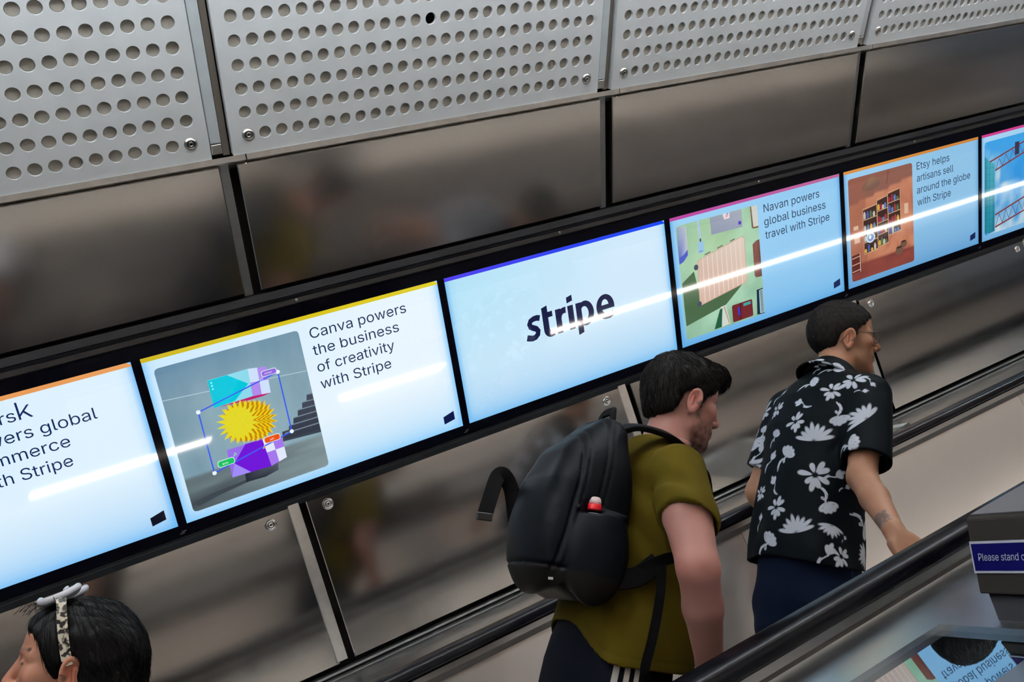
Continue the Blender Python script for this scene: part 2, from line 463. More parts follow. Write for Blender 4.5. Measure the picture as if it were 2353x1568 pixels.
# ------------------------------------------------------------------ escalators
def rail_profile(y, u, w=0.040, h=0.030):
    """handrail section, top at u"""
    pts = []
    for k in range(13):
        th = PI*k/12
        c, s = math.cos(th), math.sin(th)
        pts.append((y + w*math.copysign(abs(c)**0.62, c), u-h + h*abs(s)**0.55))
    pts += [(y-w, u-h-0.008), (y-w*0.72, u-h-0.014), (y-w*0.5, u-h-0.006), (y+w*0.5, u-h-0.006), (y+w*0.72, u-h-0.014), (y+w, u-h-0.008)]
    return pts
RAIL_U = -0.528
NOSE_U = -1.308
def escalator(y_near, y_far, label, s0, s1, steps, ledge):
    t = thing('escalator', label, 'escalator', W((s0+s1)/2, (y_near+y_far)/2, NOSE_U))
    for y, sg in ((y_near, 1), (y_far, -1)):     # sg: direction of the steps
        b = MB(); b.prism(rail_profile(y, RAIL_U), s0, s1, smooth=True, caps=True); b.build('handrail', M_rubber, t)
        # guide: bright lip, dark lip
        yi = y + sg*0.030
        b = MB(); b.prism([(y+sg*0.033, RAIL_U-0.040), (y-sg*0.033, RAIL_U-0.040), (y-sg*0.036, RAIL_U-0.058), (y+sg*0.036, RAIL_U-0.058)], s0, s1)
        b.build('handrail_guide', M_guide, t)
        b = MB(); b.prism([(y+sg*0.036, RAIL_U-0.058), (y-sg*0.036, RAIL_U-0.058), (y-sg*0.044, RAIL_U-0.074), (y+sg*0.041, RAIL_U-0.074)], s0, s1)
        b.build('guide_base', M_bronze, t)
        # inner panels in lengths
        b = MB(); q = s0
        while q < s1:
            e = min(q+1.62, s1)
            b.prism([(y+sg*0.022, RAIL_U-0.076), (y+sg*0.034, RAIL_U-0.076), (y+sg*0.104, RAIL_U-0.545), (y+sg*0.080, RAIL_U-0.545)], q+0.0015, e-0.0015)
            q = e
        b.build('balustrade_panel', M_balus, t)
        # lamp strip and skirting
        for e0, e1 in (((s0+0.1, 0.90), (1.40, 2.13), (2.88, s1-0.1)) if sg > 0 and y > 1 else ()):
            b = MB(); b.prism([(y-sg*0.030, -1.195), (y-sg*0.016, -1.195), (y-sg*0.016, -1.219), (y-sg*0.030, -1.219)], e0, e1); b.build('skirting_light', M_skirt, t)
        b = MB(); b.prism([(y-sg*0.040, RAIL_U-0.076), (y-sg*0.032, RAIL_U-0.076), (y-sg*0.032, -1.245), (y-sg*0.040, -1.245)], s0, s1); b.build('balustrade_back', M_plinth, t)
        b = MB(); b.prism([(y-sg*0.040, -1.245), (y+sg*0.110, -1.245), (y+sg*0.118, -1.255), (y+sg*0.118, -1.62), (y-sg*0.040, -1.62)], s0, s1)
        b.build('skirting', M_blackrail, t)
    ya, yb = y_near+0.124, y_far-0.124
    L = 0.372/CS
    for k in steps:
        b = MB()
        s = (0.372*k+0.196)/CS
        # world-aligned step: nosing edge at (s, NOSE_U)
        e = W(s, 0, NOSE_U)
        X0, Zt = e.x, e.z
        ex = lambda x, y, z: Vector((x, y, z))
        n = 14
        for j in range(n):
            y0, y1 = ya + (yb-ya)*j/n, ya + (yb-ya)*(j+0.6)/n
            b.add([ex(x, y, z) for x in (X0, X0+0.367) for y in (y0, y1) for z in (Zt-0.02, Zt)],
                  [(0, 1, 3, 2), (4, 6, 7, 5), (0, 4, 5, 1), (2, 3, 7, 6), (0, 2, 6, 4), (1, 5, 7, 3)])
        prof = [(X0, Zt-0.012), (X0+0.372, Zt-0.012), (X0+0.372, Zt-0.03), (X0+0.03, Zt-0.03), (X0+0.045, Zt-0.13), (X0+0.02, Zt-0.215), (X0+0.004, Zt-0.215), (X0+0.028, Zt-0.13)]
        m = len(prof)
        p = [ex(x, ya, z) for x, z in prof] + [ex(x, yb, z) for x, z in prof]
        b.add(p, [(i, (i+1) % m, m+(i+1) % m, m+i) for i in range(m)] + [list(range(m))[::-1], list(range(m, 2*m))])
        b.add([ex(x, y, z) for x in (X0, X0+0.02) for y in (ya, yb) for z in (Zt-0.01, Zt+0.0005)],
              [(0, 1, 3, 2), (4, 6, 7, 5), (0, 4, 5, 1), (2, 3, 7, 6), (0, 2, 6, 4), (1, 5, 7, 3)], 1)
        b.build('step', [M_step, M_yellow], t)
    return t
ESC = escalator(1.44, 2.60, 'up escalator carrying the two men, black handrails, pale steel sides', -3.0, 9.0, range(-3, 14), True)
ESC2 = escalator(-0.46, 0.70, "photographer's escalator on the near side of the steel median", -3.0, 9.0, range(-3, 12), True)

# decks: far side deck (behind the far handrail), median
b = MB(); b.prism([(2.60+0.042, -0.600), (3.292, -0.600), (3.292, -0.625), (2.642, -0.625)], S_A+1, 9.0)
tag(b.build('side_deck', M_deck), 'grey steel deck strip between wall panels and the far handrail', 'escalator deck')
b = MB(); b.box(LOWER, S_A+1, 9.0, -0.600, -0.592, -0.03, 0.004)
b.prism([(3.276, -0.588), (3.238, -0.5985), (3.238, -0.6005), (3.28, -0.6005)], S_A+1, 9.0)
struct(b.build('trim_5', M_strip))
b = MB(); b.prism([(0.46+0.46, 0), (0, 0)], 0, 1) if False else None
md = thing('median_deck', 'steel median between the two escalators with a mirror polished strip', 'escalator deck', W(2.5, CEN, -0.60))
b = MB()
b.prism([(1.398, RAIL_U-0.074), (1.440, RAIL_U-0.074), (1.440, -0.64), (1.226, -0.64), (1.226, -0.589), (1.390, -0.589)], -3.0, 9.0)
b.build('deck_strip', M_deck, md)
b = MB()
b.prism([(0.70, RAIL_U-0.074), (0.742, RAIL_U-0.074), (0.750, -0.589), (0.991, -0.589), (0.991, -0.64), (0.70, -0.64)], -3.0, 9.0)
b.build('deck_strip', M_deck, md)
b = MB(); b.prism([(0.991, -0.600), (1.226, -0.600), (1.226, -0.64), (0.991, -0.64)], -3.0, 9.0)
b.build('mirror_plate', M_mirror, md)
b = MB(); b.box(lambda s, y, u: W(s, y, u), 1.222, 1.86, 0.991, 1.2265, -0.600, -0.5885)
b.build('mounting_pad', M_deck, md)

# clear anti-slide wedge on the far deck
t = thing('slide_baffle', 'clear acrylic anti-slide wedge on the deck beside the shirted man', 'baffle', W(2.75, 2.9, -0.60))
pts = [(2.30, 2.68), (2.60, 2.68), (2.93, 2.78), (2.96, 2.90)]
b = MB()
base = [W(2.45, 2.66, -0.600), W(2.95, 2.66, -0.600), W(2.95, 3.20, -0.600), W(2.45, 3.20, -0.600)]
top = [W(2.52, 2.68, -0.575), W(2.94, 2.68, -0.530), W(2.94, 3.18, -0.530), W(2.52, 3.18, -0.575)]
b.add(base+top, [(3, 2, 1, 0), (4, 5, 6, 7), (0, 1, 5, 4), (1, 2, 6, 5), (2, 3, 7, 6), (3, 0, 4, 7)])
b.build('wedge', M_acrylic, t)

# ------------------------------------------------------------------ notice box on the median
def text_mesh(body, size, font=None, res=4):
    cu = bpy.data.curves.new('lettering', 'FONT')
    cu.body = body; cu.size = size; cu.resolution_u = res
    if font: cu.font = font
    o = bpy.data.objects.new('lettering', cu); COL.objects.link(o)
    me = bpy.data.meshes.new_from_object(o)
    v = [tuple(x.co) for x in me.vertices]; f = [list(p.vertices) for p in me.polygons]
    bpy.data.objects.remove(o); bpy.data.meshes.remove(me); bpy.data.curves.remove(cu)
    return v, f
_fp = bpy.utils.system_resource('DATAFILES', path='fonts')
def inter():
    try:
        return bpy.data.fonts.load(_fp + '/Inter.woff2')
    except Exception:
        return None
FONT = inter()
bx = thing('notice_box', 'grey box on the median with a blue notice reading Please stand on the right', 'notice box', W(1.28, 1.07, -0.589))
# the face is plumb: from (s 1.352, u -0.441) down to (s 1.27, u -0.552)
yl, yr = 1.197, 0.935
b = MB()
f0, f1 = (1.352, -0.441), (1.282, -0.556)
prof = [f0, (1.366, -0.437), (1.86, -0.437), (1.86, -0.556), f1]
n = len(prof)
p = [W(s, yl, u) for s, u in prof] + [W(s, yr, u) for s, u in prof]
# taper the sides inward toward the bottom
p = [W(s, yl-(0.0 if u > -0.5 else 0.028), u) for s, u in prof] + [W(s, yr+(0.0 if u > -0.5 else 0.028), u) for s, u in prof]
b.add(p, [(i, (i+1) % n, n+(i+1) % n, n+i) for i in range(n)] + [list(range(n))[::-1], list(range(n, 2*n))])
b.build('box_body', M_box, bx, bevel=0.004)
b = MB(); b.box(lambda s, y, u: W(s, y, u), 1.362, 1.85, yr+0.006, yl-0.006, -0.438, -0.4355); b.build('box_lid', M_boxtop, bx)
b = MB()
lo = [W(1.25, 1.122, -0.589), W(1.25, 1.015, -0.589), W(1.80, 1.015, -0.589), W(1.80, 1.122, -0.589)]
hi = [W(1.30, 1.165, -0.556), W(1.30, 0.97, -0.556), W(1.84, 0.97, -0.556), W(1.84, 1.165, -0.556)]
b.add(lo+hi, [(0, 1, 2, 3), (7, 6, 5, 4), (0, 4, 5, 1), (1, 5, 6, 2), (2, 6, 7, 3), (3, 7, 4, 0)])
b.build('plinth', M_plinth, bx)
def face(h, x, d=0.0):
    """point on the plumb face: h down from its top edge (0..1), x metres from its left edge, d out"""
    s = f0[0] + (f1[0]-f0[0])*h; u = f0[1] + (f1[1]-f0[1])*h
    w = W(s, yl - 0.014*h - x, u)
    return w + Vector((-d, 0, 0))
b = MB(); b.add([face(h, x, d) for d in (0.001, 0.003) for h, x in ((0.31, 0.006), (0.73, 0.011), (0.73, 0.247), (0.31, 0.250))],
                [(0, 1, 2, 3), (7, 6, 5, 4), (0, 4, 5, 1), (1, 5, 6, 2), (2, 6, 7, 3), (3, 7, 4, 0)])
b.build('notice_border', M_signwhite, bx)
b = MB(); b.add([face(h, x, d) for d in (0.003, 0.0036) for h, x in ((0.345, 0.0095), (0.70, 0.0140), (0.70, 0.244), (0.345, 0.247))],
                [(0, 1, 2, 3), (7, 6, 5, 4), (0, 4, 5, 1), (1, 5, 6, 2), (2, 6, 7, 3), (3, 7, 4, 0)])
b.build('notice_plate', M_signblue, bx)
v, f = text_mesh('Please stand on the right', 0.0225, FONT)
hh = (W(*[f0[0], 0, f0[1]]) - W(f1[0], 0, f1[1])).length
wtx = max(q[0] for q in v)
b = MB(); b.add([face(0.570 - q[1]*1.12/hh, 0.022 + q[0]*(0.158/wtx), 0.0040) for q in v], f)
b.build('notice_lettering', M_signwhite, bx)
# ------------------------------------------------------------------ the row of displays
DP = 1.08                                     # spacing of the displays
DW, DH = 1.0517, 0.5834
S0X = -0.87398
def display_material():
    m = bpy.data.materials.new('lit display pixels')
    m.use_nodes = True
    nt = m.node_tree; b = nt.nodes['Principled BSDF']
    at = nt.nodes.new('ShaderNodeAttribute'); at.attribute_name = 'pixel'
    b.inputs['Base Color'].default_value = (0.004, 0.004, 0.005, 1)
    b.inputs['Roughness'].default_value = 0.045
    b.inputs['IOR'].default_value = 2.0
    nt.links.new(at.outputs['Color'], b.inputs['Emission Color'])
    b.inputs['Emission Strength'].default_value = SCREEN
    return m
M_display = display_material()
class DB:
    """flat artwork on a display: polygons in (a,b) metres from the display's lower left corner"""
    def __init__(self, k): self.k, self.v, self.f, self.c = k, [], [], []
    def poly(self, pts, col, d=0.0006):
        o = len(self.v)
        self.v += [SCR(S0X + self.k*DP + a, b, d) for a, b in pts]
        self.f.append(list(range(o, o+len(pts))))
        cols = [srgb(*c) for c in col] if isinstance(col[0], (tuple, list)) else [srgb(*col)]*len(pts)
        self.c.append(cols)
    def rect(self, a0, a1, b0, b1, col, d=0.0006): self.poly([(a0, b0), (a1, b0), (a1, b1), (a0, b1)], col, d)
    def line(self, pts, w, col, d):
        for (x0, y0), (x1, y1) in zip(pts[:-1], pts[1:]):
            L = math.hypot(x1-x0, y1-y0); nx, ny = -(y1-y0)/L*w/2, (x1-x0)/L*w/2
            self.poly([(x0+nx, y0+ny), (x0-nx, y0-ny), (x1-nx, y1-ny), (x1+nx, y1+ny)], col, d)
    def disc(self, x, y, r, col, d, n=20, ry=None):
        self.poly([(x+r*math.cos(2*PI*i/n), y+(ry or r)*math.sin(2*PI*i/n)) for i in range(n)], col, d)
    def rrect(self, a0, a1, b0, b1, r, col, d, n=5):
        pts = []
        for cx, cy, t0 in ((a1-r, b1-r, 0), (a0+r, b1-r, 90), (a0+r, b0+r, 180), (a1-r, b0+r, 270)):
            pts += [(cx+r*math.cos(math.radians(t0+90*i/n)), cy+r*math.sin(math.radians(t0+90*i/n))) for i in range(n+1)]
        self.poly(pts, col, d)
    def grid(self, a0, a1, b0, b1, nx, ny, fn, d=0.0006, r=0.0):
        """smooth colour field; fn(x,y in 0..1) -> srgb colour; rounded corners of radius r"""
        xs = [a0+(a1-a0)*i/nx for i in range(nx+1)]; ys = [b0+(b1-b0)*j/ny for j in range(ny+1)]
        def pull(x, y):
            if r:
                cx = min(max(x, a0+r), a1-r); cy = min(max(y, b0+r), b1-r)
                dx, dy = x-cx, y-cy; L = math.hypot(dx, dy)
                if L > r: return (cx+dx*r/L, cy+dy*r/L)
            return (x, y)
        for i in range(nx):
            for j in range(ny):
                q = [(xs[i], ys[j]), (xs[i+1], ys[j]), (xs[i+1], ys[j+1]), (xs[i], ys[j+1])]
                self.poly([pull(*p) for p in q], [fn((x-a0)/(a1-a0), (y-b0)/(b1-b0)) for x, y in q], d)
    def build(self, name, parent):
        me = bpy.data.meshes.new(name)
        base = LOC[parent.name]
        me.from_pydata([v-base for v in self.v], [], self.f)
        at = me.color_attributes.new('pixel', 'FLOAT_COLOR', 'CORNER')
        flat = [x for cols in self.c for c in cols for x in (*c, 1.0)]
        at.data.foreach_set('color', flat)
        me.materials.append(M_display)
        return link(name, me, parent)
def mixc(a, b, t):
    t = min(1, max(0, t)); return tuple(x+(y-x)*t for x, y in zip(a, b))
def hsh(x, y):
    v = math.sin(x*127.1+y*311.7)*43758.5453; return v-math.floor(v)
def vnoise(x, y):
    ix, iy = math.floor(x), math.floor(y); fx, fy = x-ix, y-iy
    fx, fy = fx*fx*(3-2*fx), fy*fy*(3-2*fy)
    a = hsh(ix, iy)*(1-fx)+hsh(ix+1, iy)*fx; b = hsh(ix, iy+1)*(1-fx)+hsh(ix+1, iy+1)*fx
    return a*(1-fy)+b*fy
def fbm(x, y): return (vnoise(x, y)*0.5 + vnoise(2*x+3, 2*y+1)*0.25 + vnoise(4*x, 4*y+7)*0.125)/0.875

def caption(k, t, lines, col, weight=0.0):
    """text lines: (string, left, right end, baseline)"""
    d = DB(k)
    for s, x0, x1, y in lines:
        v, f = text_mesh(s, 0.06, FONT, 3)
        lo = min(q[0] for q in v); hi = max(q[0] for q in v)
        sx = (x1-x0)/(hi-lo)
        sy = 1.21
        o = len(d.v)
        if s.endswith('k'):                       # the k is drawn as a stem and two bars
            v2, f2 = text_mesh(s[:-1], 0.06, FONT, 3)
            xe = max(q[0] for q in v2)+0.0052
            v, f = list(v2), list(f2)
            for quad in ([(xe, 0), (xe+0.0044, 0), (xe+0.0044, 0.0455), (xe, 0.0455)], [(xe+0.0040, 0.0135), (xe+0.0215, 0.0335), (xe+0.0272, 0.0335), (xe+0.0040, 0.0075)], [(xe+0.0095, 0.0185), (xe+0.0132, 0.0215), (xe+0.0285, 0), (xe+0.0230, 0)]):
                f.append(list(range(len(v), len(v)+4))); v += [(x, y, 0) for x, y in quad]
        for q in v: d.v.append(SCR(S0X+k*DP + x0+(q[0]-lo)*sx, y+q[1]*sy, 0.0008))
        for g in f:
            d.f.append([i+o for i in g]); d.c.append([srgb(*col)]*len(g))
    return d.build('caption', t)

def background(k, t, mid, edge, lowc, upl):  # tints differ per screen to bake in viewing-angle fall-off and glass reflections
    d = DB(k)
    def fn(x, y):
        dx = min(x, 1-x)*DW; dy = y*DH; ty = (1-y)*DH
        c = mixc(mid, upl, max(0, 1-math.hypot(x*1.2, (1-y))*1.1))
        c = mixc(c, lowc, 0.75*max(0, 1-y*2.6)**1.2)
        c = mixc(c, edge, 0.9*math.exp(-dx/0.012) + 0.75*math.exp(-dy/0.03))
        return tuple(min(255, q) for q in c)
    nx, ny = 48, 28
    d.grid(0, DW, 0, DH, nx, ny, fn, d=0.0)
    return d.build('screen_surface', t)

def bar(k, t, c0, c1, chamfer):
    d = DB(k)
    b0, b1 = DH-0.0145, DH
    n = 12
    for i in range(n):
        x0, x1 = DW*i/n, DW*(i+1)/n
        q0, q1 = mixc(c0, c1, i/n), mixc(c0, c1, (i+1)/n)
        if i == n-1 and chamfer:
            d.poly([(x0, b0), (x1, b0), (x1, b0+0.004), (x1-0.012, b1), (x0, b1)], [q0, q1, q1, q1, q0])
        else:
            d.rect(x0, x1, b0, b1, [q0, q1, q1, q0])
    d.build('color_bar', t)
def corner_mark(k, t, col):
    d = DB(k); d.poly([(0.977, 0.030), (1.023, 0.038), (1.023, 0.072), (0.977, 0.060)], col, 0.0008)
    return d.build('corner_mark', t)

def display(k, label, mid, edge, lowc, upl, bar0, bar1, chamfer=False):
    t = thing('display_screen', label, 'screen', SCR(S0X + k*DP + DW/2, DH/2, -0.02), 'advertising screens in the row along the wall')
    b = MB()
    a0 = S0X + k*DP - 0.0142; a1 = S0X + k*DP + DW + 0.0136
    # bezel: glass front framing the lit area, and the box behind
    for x0, x1, y0, y1 in ((a0, a1, DH, 0.630), (a0, a1, -0.039, 0.0), (a0, S0X+k*DP, 0.0, DH), (S0X+k*DP+DW, a1, 0.0, DH)):
        b.box(SCR, x0, x1, y0, y1, -0.03, 0.002)
    b.box(SCR, a0, a1, -0.038, 0.629, -0.05, -0.002)
    b.build('bezel', M_bezel, t)
    b = MB(); b.box(SCR, a0, a1, 0.6335, 0.651, -0.05, 0.003); b.build('top_cover', M_bronze, t)
    b = MB(); b.box(SCR, a0, a1, 0.6305, 0.6325, -0.05, 0.005); b.build('cover_lip', M_blackrail, t)
    b = MB()
    c = SCR(S0X + k*DP + 0.527, 0.6445, 0.003); ax = SCR(0, 0, 1)-SCR(0, 0, 0)
    b.lathe(c, ax, [(0.0052, 0), (0.0052, 0.001), (0.004, 0.0026), (0.0018, 0.0026), (0.0016, 0.0012)], 16, 0)
    b.build('screw', M_bolt, t)
    if k not in (0,):
        d = MB()
        for j in range(3): d.box(SCR, a0-0.000+0.004*j-0.016, a0+0.004*j-0.0005, -0.030+0.004*j, -0.0285+0.004*j, 0.0019, 0.0022)
        d.build('maker_mark', mat('grey print', (0.12, 0.12, 0.13), rough=0.5), t)
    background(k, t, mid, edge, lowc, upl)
    bar(k, t, bar0, bar1, chamfer)
    return t
NAVY = (14, 28, 66)
BASE = [0.498, 0.4365, 0.3745, 0.312]

# 0 leftmost: a caption cut by the frame
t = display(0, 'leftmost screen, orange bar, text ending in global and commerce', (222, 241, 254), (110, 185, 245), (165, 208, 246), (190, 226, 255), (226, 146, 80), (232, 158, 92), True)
caption(0, t, [('Maersk', 0.546, 0.738, BASE[0]), ('powers global', 0.546, 0.917, BASE[1]), ('commerce', 0.546, 0.823, BASE[2]), ('with Stripe', 0.546, 0.814, BASE[3])], (10, 38, 92))
corner_mark(0, t, (12, 14, 30))
d = DB(0); d.grid(0.03, 0.508, 0.03, 0.541, 10, 10, lambda x, y: mixc((70, 120, 150), (180, 205, 220), y), 0.0006, 0.012)
for i in range(6): d.rect(0.06+0.07*i, 0.12+0.07*i, 0.05, 0.16+0.03*((i*7) % 4), ((190, 90, 60), (70, 110, 150), (200, 170, 90))[i % 3], 0.0008)
d.build('picture', t)

# 1 yellow bar: blocks and a paper star
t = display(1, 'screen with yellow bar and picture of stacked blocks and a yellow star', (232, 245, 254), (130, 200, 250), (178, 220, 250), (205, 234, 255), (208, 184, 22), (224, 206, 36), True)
caption(1, t, [('Canva powers', 0.546, 0.911, BASE[0]), ('the business', 0.544, 0.870, BASE[1]), ('of creativity', 0.546, 0.840, BASE[2]), ('with Stripe', 0.545, 0.814, BASE[3])], (10, 32, 78))
corner_mark(1, t, (8, 22, 70))
d = DB(1)
X0, X1, Y0, Y1 = 0.030, 0.509, 0.029, 0.540
def wallfn(x, y):
    g = fbm(x*9, y*3.2)
    c = mixc((104, 138, 156), (150, 178, 190), 0.35+0.6*(g-0.4)+0.35*(1-abs(x-0.55)*1.6))
    c = mixc(c, (64, 110, 150), max(0, y-0.72)*1.6*(1-x*0.6))
    if y < 0.24:
        s = fbm(x*3+y*6, y*40)
        c = mixc((92, 108, 112), (140, 158, 162), x*0.7+0.5*(s-0.4))
        c = mixc(c, (58, 64, 70), max(0, 1-abs(y-(0.06+0.30*x*0.55))*16)*0.8*(1-x) + max(0, 0.08-y)*5*(1-x))
    return c
d.grid(X0, X1, Y0, Y1, 36, 40, wallfn, 0.0006, 0.012)
d.line([(0.031, 0.431), (0.18, 0.4195)], 0.0028, (176, 200, 212), 0.0008); d.line([(0.367, 0.404), (0.508, 0.392)], 0.0028, (176, 200, 212), 0.0008)
d.poly([(0.508, 0.16), (0.371, 0.17), (0.376, 0.205), (0.508, 0.205)], (58, 66, 78), 0.0008)
for i in range(6):
    x = 0.378+0.021*i; y = 0.176+0.0225*i
    d.poly([(x, y), (0.508, y-0.004), (0.508, y+0.017), (x+0.004, y+0.019)], (52+3*i, 58+3*i, 72+3*i), 0.0010)
    d.poly([(x+0.004, y+0.019), (0.508, y+0.017), (0.508, y+0.0215), (x+0.008, y+0.0225)], (120, 138, 152), 0.0010)
# pedestal and its shadow
d.poly([(0.04, 0.062), (0.10, 0.073), (0.22, 0.080), (0.225, 0.070), (0.12, 0.058), (0.05, 0.044)], (62, 70, 78), 0.0008)
d.poly([(0.221, 0.102), (0.338, 0.108), (0.333, 0.076), (0.285, 0.067), (0.218, 0.071)], [(40, 46, 60), (86, 92, 104), (74, 80, 92), (40, 46, 58), (34, 38, 50)], 0.0010)
# lower purple block
d.poly([(0.178, 0.104), (0.313, 0.098), (0.305, 0.203), (0.183, 0.204)], (150, 110, 232), 0.0012)
d.poly([(0.196, 0.150), (0.246, 0.204), (0.3045, 0.203), (0.313, 0.098), (0.242, 0.101)], (112, 22, 216), 0.0013)
d.poly([(0.178, 0.104), (0.242, 0.101), (0.196, 0.150)], (160, 140, 245), 0.0013)
for i in range(2):
    for j in range(2):
        q = lambda u_, v_: (0.3045+0.0665*u_+0.0085*(1-v_)*(1-u_), 0.098+0.105*v_+0.013*u_*(1-v_)-0.011*u_*v_)
        d.poly([q(i/2, j/2), q((i+1)/2, j/2), q((i+1)/2, (j+1)/2), q(i/2, (j+1)/2)], (226, 232, 252) if (i+j) % 2 else (164, 120, 236), 0.0014)
# upper block
d.poly([(0.179, 0.358), (0.309, 0.360), (0.315, 0.457), (0.180, 0.456)], (140, 218, 236), 0.0012)
d.poly([(0.180, 0.455), (0.244, 0.456), (0.305, 0.407), (0.248, 0.361), (0.179, 0.358)], (0, 200, 220), 0.0013)
for i in range(2):
    for j in range(2):
        q = lambda u_, v_: (0.309+0.006*v_+0.061*u_, 0.360+0.097*v_-0.006*u_-0.004*u_*v_)
        d.poly([q(i/2, j/2), q((i+1)/2, j/2), q((i+1)/2, (j+1)/2), q(i/2, (j+1)/2)], (206, 224, 250) if (i+j) % 2 else (176, 140, 236), 0.0014)
d.poly([(0.185, 0.358), (0.309, 0.360), (0.370, 0.354), (0.345, 0.350), (0.29, 0.350)], (190, 30, 110), 0.0011)
for i in range(3): d.disc(0.190, 0.445-0.011*i, 0.0028, (200, 240, 248), 0.0015, 8)
# paper star: stacked copies
def star(cx, cy, r0, r1, col, z, n=22, squash=1.0):
    pts = []
    for i in range(2*n):
        r = r1 if i % 2 == 0 else r0
        th = PI*i/n
        pts.append((cx+r*squash*math.cos(th), cy+r*math.sin(th)))
    for i in range(0, 2*n, 2):
        p0, p1, p2 = pts[i-1], pts[i], pts[(i+1) % (2*n)]
        d.poly([p0, p1, p2], col, z)
    d.poly([pts[i] for i in range(1, 2*n, 2)], col, z)
for i in range(9):
    star(0.307-0.0075*i, 0.272+0.0018*i, 0.048, 0.076, ((190, 132, 8) if i % 2 else (242, 206, 20)), 0.0016+0.0001*i, 20, 0.88)
star(0.243, 0.286, 0.047, 0.078, (226, 214, 40), 0.0027, 20, 0.95)
# handles, lines and tags over the picture
N_ = [(0.127, 0.361), (0.409, 0.418), (0.408, 0.197), (0.126, 0.140)]
for p0, p1 in zip(N_, N_[1:]+N_[:1]): d.line([p0, p1], 0.0046, (60, 92, 236), 0.0029)
for x, y in N_: d.disc(x, y, 0.0072, (236, 244, 252), 0.0031)
for (a0, a1, b0, b1, c) in ((0.145, 0.198, 0.1535, 0.1735, (24, 196, 96)), (0.311, 0.364, 0.1845, 0.2045, (240, 84, 20)), (0.355, 0.405, 0.4165, 0.434, (150, 104, 224))):
    d.rrect(a0-0.002, a1+0.002, b0-0.002, b1+0.002, 0.008, (214, 240, 236), 0.0032); d.rrect(a0, a1, b0, b1, 0.007, c, 0.0033)
for s_, xx, yy in (('Katie', 0.158, 0.159), ('Jeff', 0.328, 0.190), ('Amber', 0.364, 0.422)):
    v, f = text_mesh(s_, 0.012, FONT, 2)
    for g in f: d.poly([(xx+v[i][0], yy+v[i][1]) for i in g], (235, 245, 245), 0.0034)
for x, y, c in ((0.205, 0.180, (24, 196, 96)), (0.305, 0.172, (240, 84, 20)), (0.350, 0.408, (150, 104, 224))):
    d.poly([(x-0.006, y-0.004), (x+0.006, y-0.001), (x+0.001, y+0.008)], (220, 240, 236), 0.0032); d.poly([(x-0.004, y-0.003), (x+0.004, y-0.0005), (x+0.0005, y+0.006)], c, 0.0033)
d.build('picture', t)

# 2 blue bar: the wordmark alone
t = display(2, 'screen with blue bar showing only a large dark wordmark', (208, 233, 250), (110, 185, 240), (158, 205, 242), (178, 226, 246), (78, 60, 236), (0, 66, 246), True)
d = DB(2)
INK = (22, 26, 66)
def arcp(cx, cy, rx, ry, t0, t1, n=14): return [(cx+rx*math.cos(math.radians(t0+(t1-t0)*i/n)), cy+ry*math.sin(math.radians(t0+(t1-t0)*i/n))) for i in range(n+1)]
def band(outer, inner, col=INK, z=0.0008):
    for i in range(len(outer)-1): d.poly([outer[i], outer[i+1], inner[i+1], inner[i]], col, z)
# s: a spine of two bowls
def stroke(pts, ws):
    o, n_ = [], []
    for i, p in enumerate(pts):
        q0, q1 = pts[max(0, i-1)], pts[min(len(pts)-1, i+1)]
        L = math.hypot(q1[0]-q0[0], q1[1]-q0[1]); nx, ny = -(q1[1]-q0[1])/L, (q1[0]-q0[0])/L
        o.append((p[0]+nx*ws[i]/2, p[1]+ny*ws[i]/2)); n_.append((p[0]-nx*ws[i]/2, p[1]-ny*ws[i]/2))
    band(o, n_)
sp = [(0.381, 0.3275)] + arcp(0.352, 0.3055, 0.0265, 0.0225, 72, 250, 12) + arcp(0.3440, 0.2735, 0.0250, 0.0225, 62, -75, 12)[0:] + [(0.312, 0.2595)]
sp = [(0.381, 0.3280), (0.367, 0.3325), (0.352, 0.3320), (0.337, 0.3265), (0.3305, 0.3140), (0.334, 0.3030), (0.346, 0.2955), (0.358, 0.2890), (0.3655, 0.2785), (0.362, 0.2650), (0.350, 0.2560), (0.336, 0.2545), (0.323, 0.2580), (0.311, 0.2625)]
stroke(sp, [0.0235, 0.0235, 0.0225, 0.0215, 0.0225, 0.0235, 0.0240, 0.0240, 0.0235, 0.0225, 0.0225, 0.0235, 0.0245, 0.0245])
# t
d.poly([(0.393, 0.364), (0.420, 0.3705), (0.420, 0.275), (0.393, 0.275)], INK, 0.0008)
band([(0.393, 0.276)] + arcp(0.424, 0.272, 0.031, 0.034, 180, 280, 12) + [(0.442, 0.2405)], [(0.420, 0.276)] + arcp(0.432, 0.275, 0.012, 0.013, 180, 280, 12) + [(0.442, 0.2630)])
d.rect(0.419, 0.4415, 0.3205, 0.343, INK, 0.0008)
# r
d.rect(0.455, 0.4815, 0.241, 0.342, INK, 0.0008)
stroke([(0.470, 0.302), (0.474, 0.315), (0.483, 0.326), (0.495, 0.3305), (0.506, 0.3295)], [0.022, 0.024, 0.025, 0.025, 0.026])
# i
d.rect(0.515, 0.5425, 0.241, 0.342, INK, 0.0008)
d.poly([(0.515, 0.3535), (0.5425, 0.3595), (0.5425, 0.384), (0.515, 0.378)], INK, 0.0008)
# p
d.poly([(0.555, 0.2085), (0.5815, 0.2145), (0.5815, 0.342), (0.555, 0.342)], INK, 0.0008)
band(arcp(0.5985, 0.2915, 0.0425, 0.0525, 150, -150, 26), arcp(0.5945, 0.2920, 0.0195, 0.0295, 150, -150, 26))
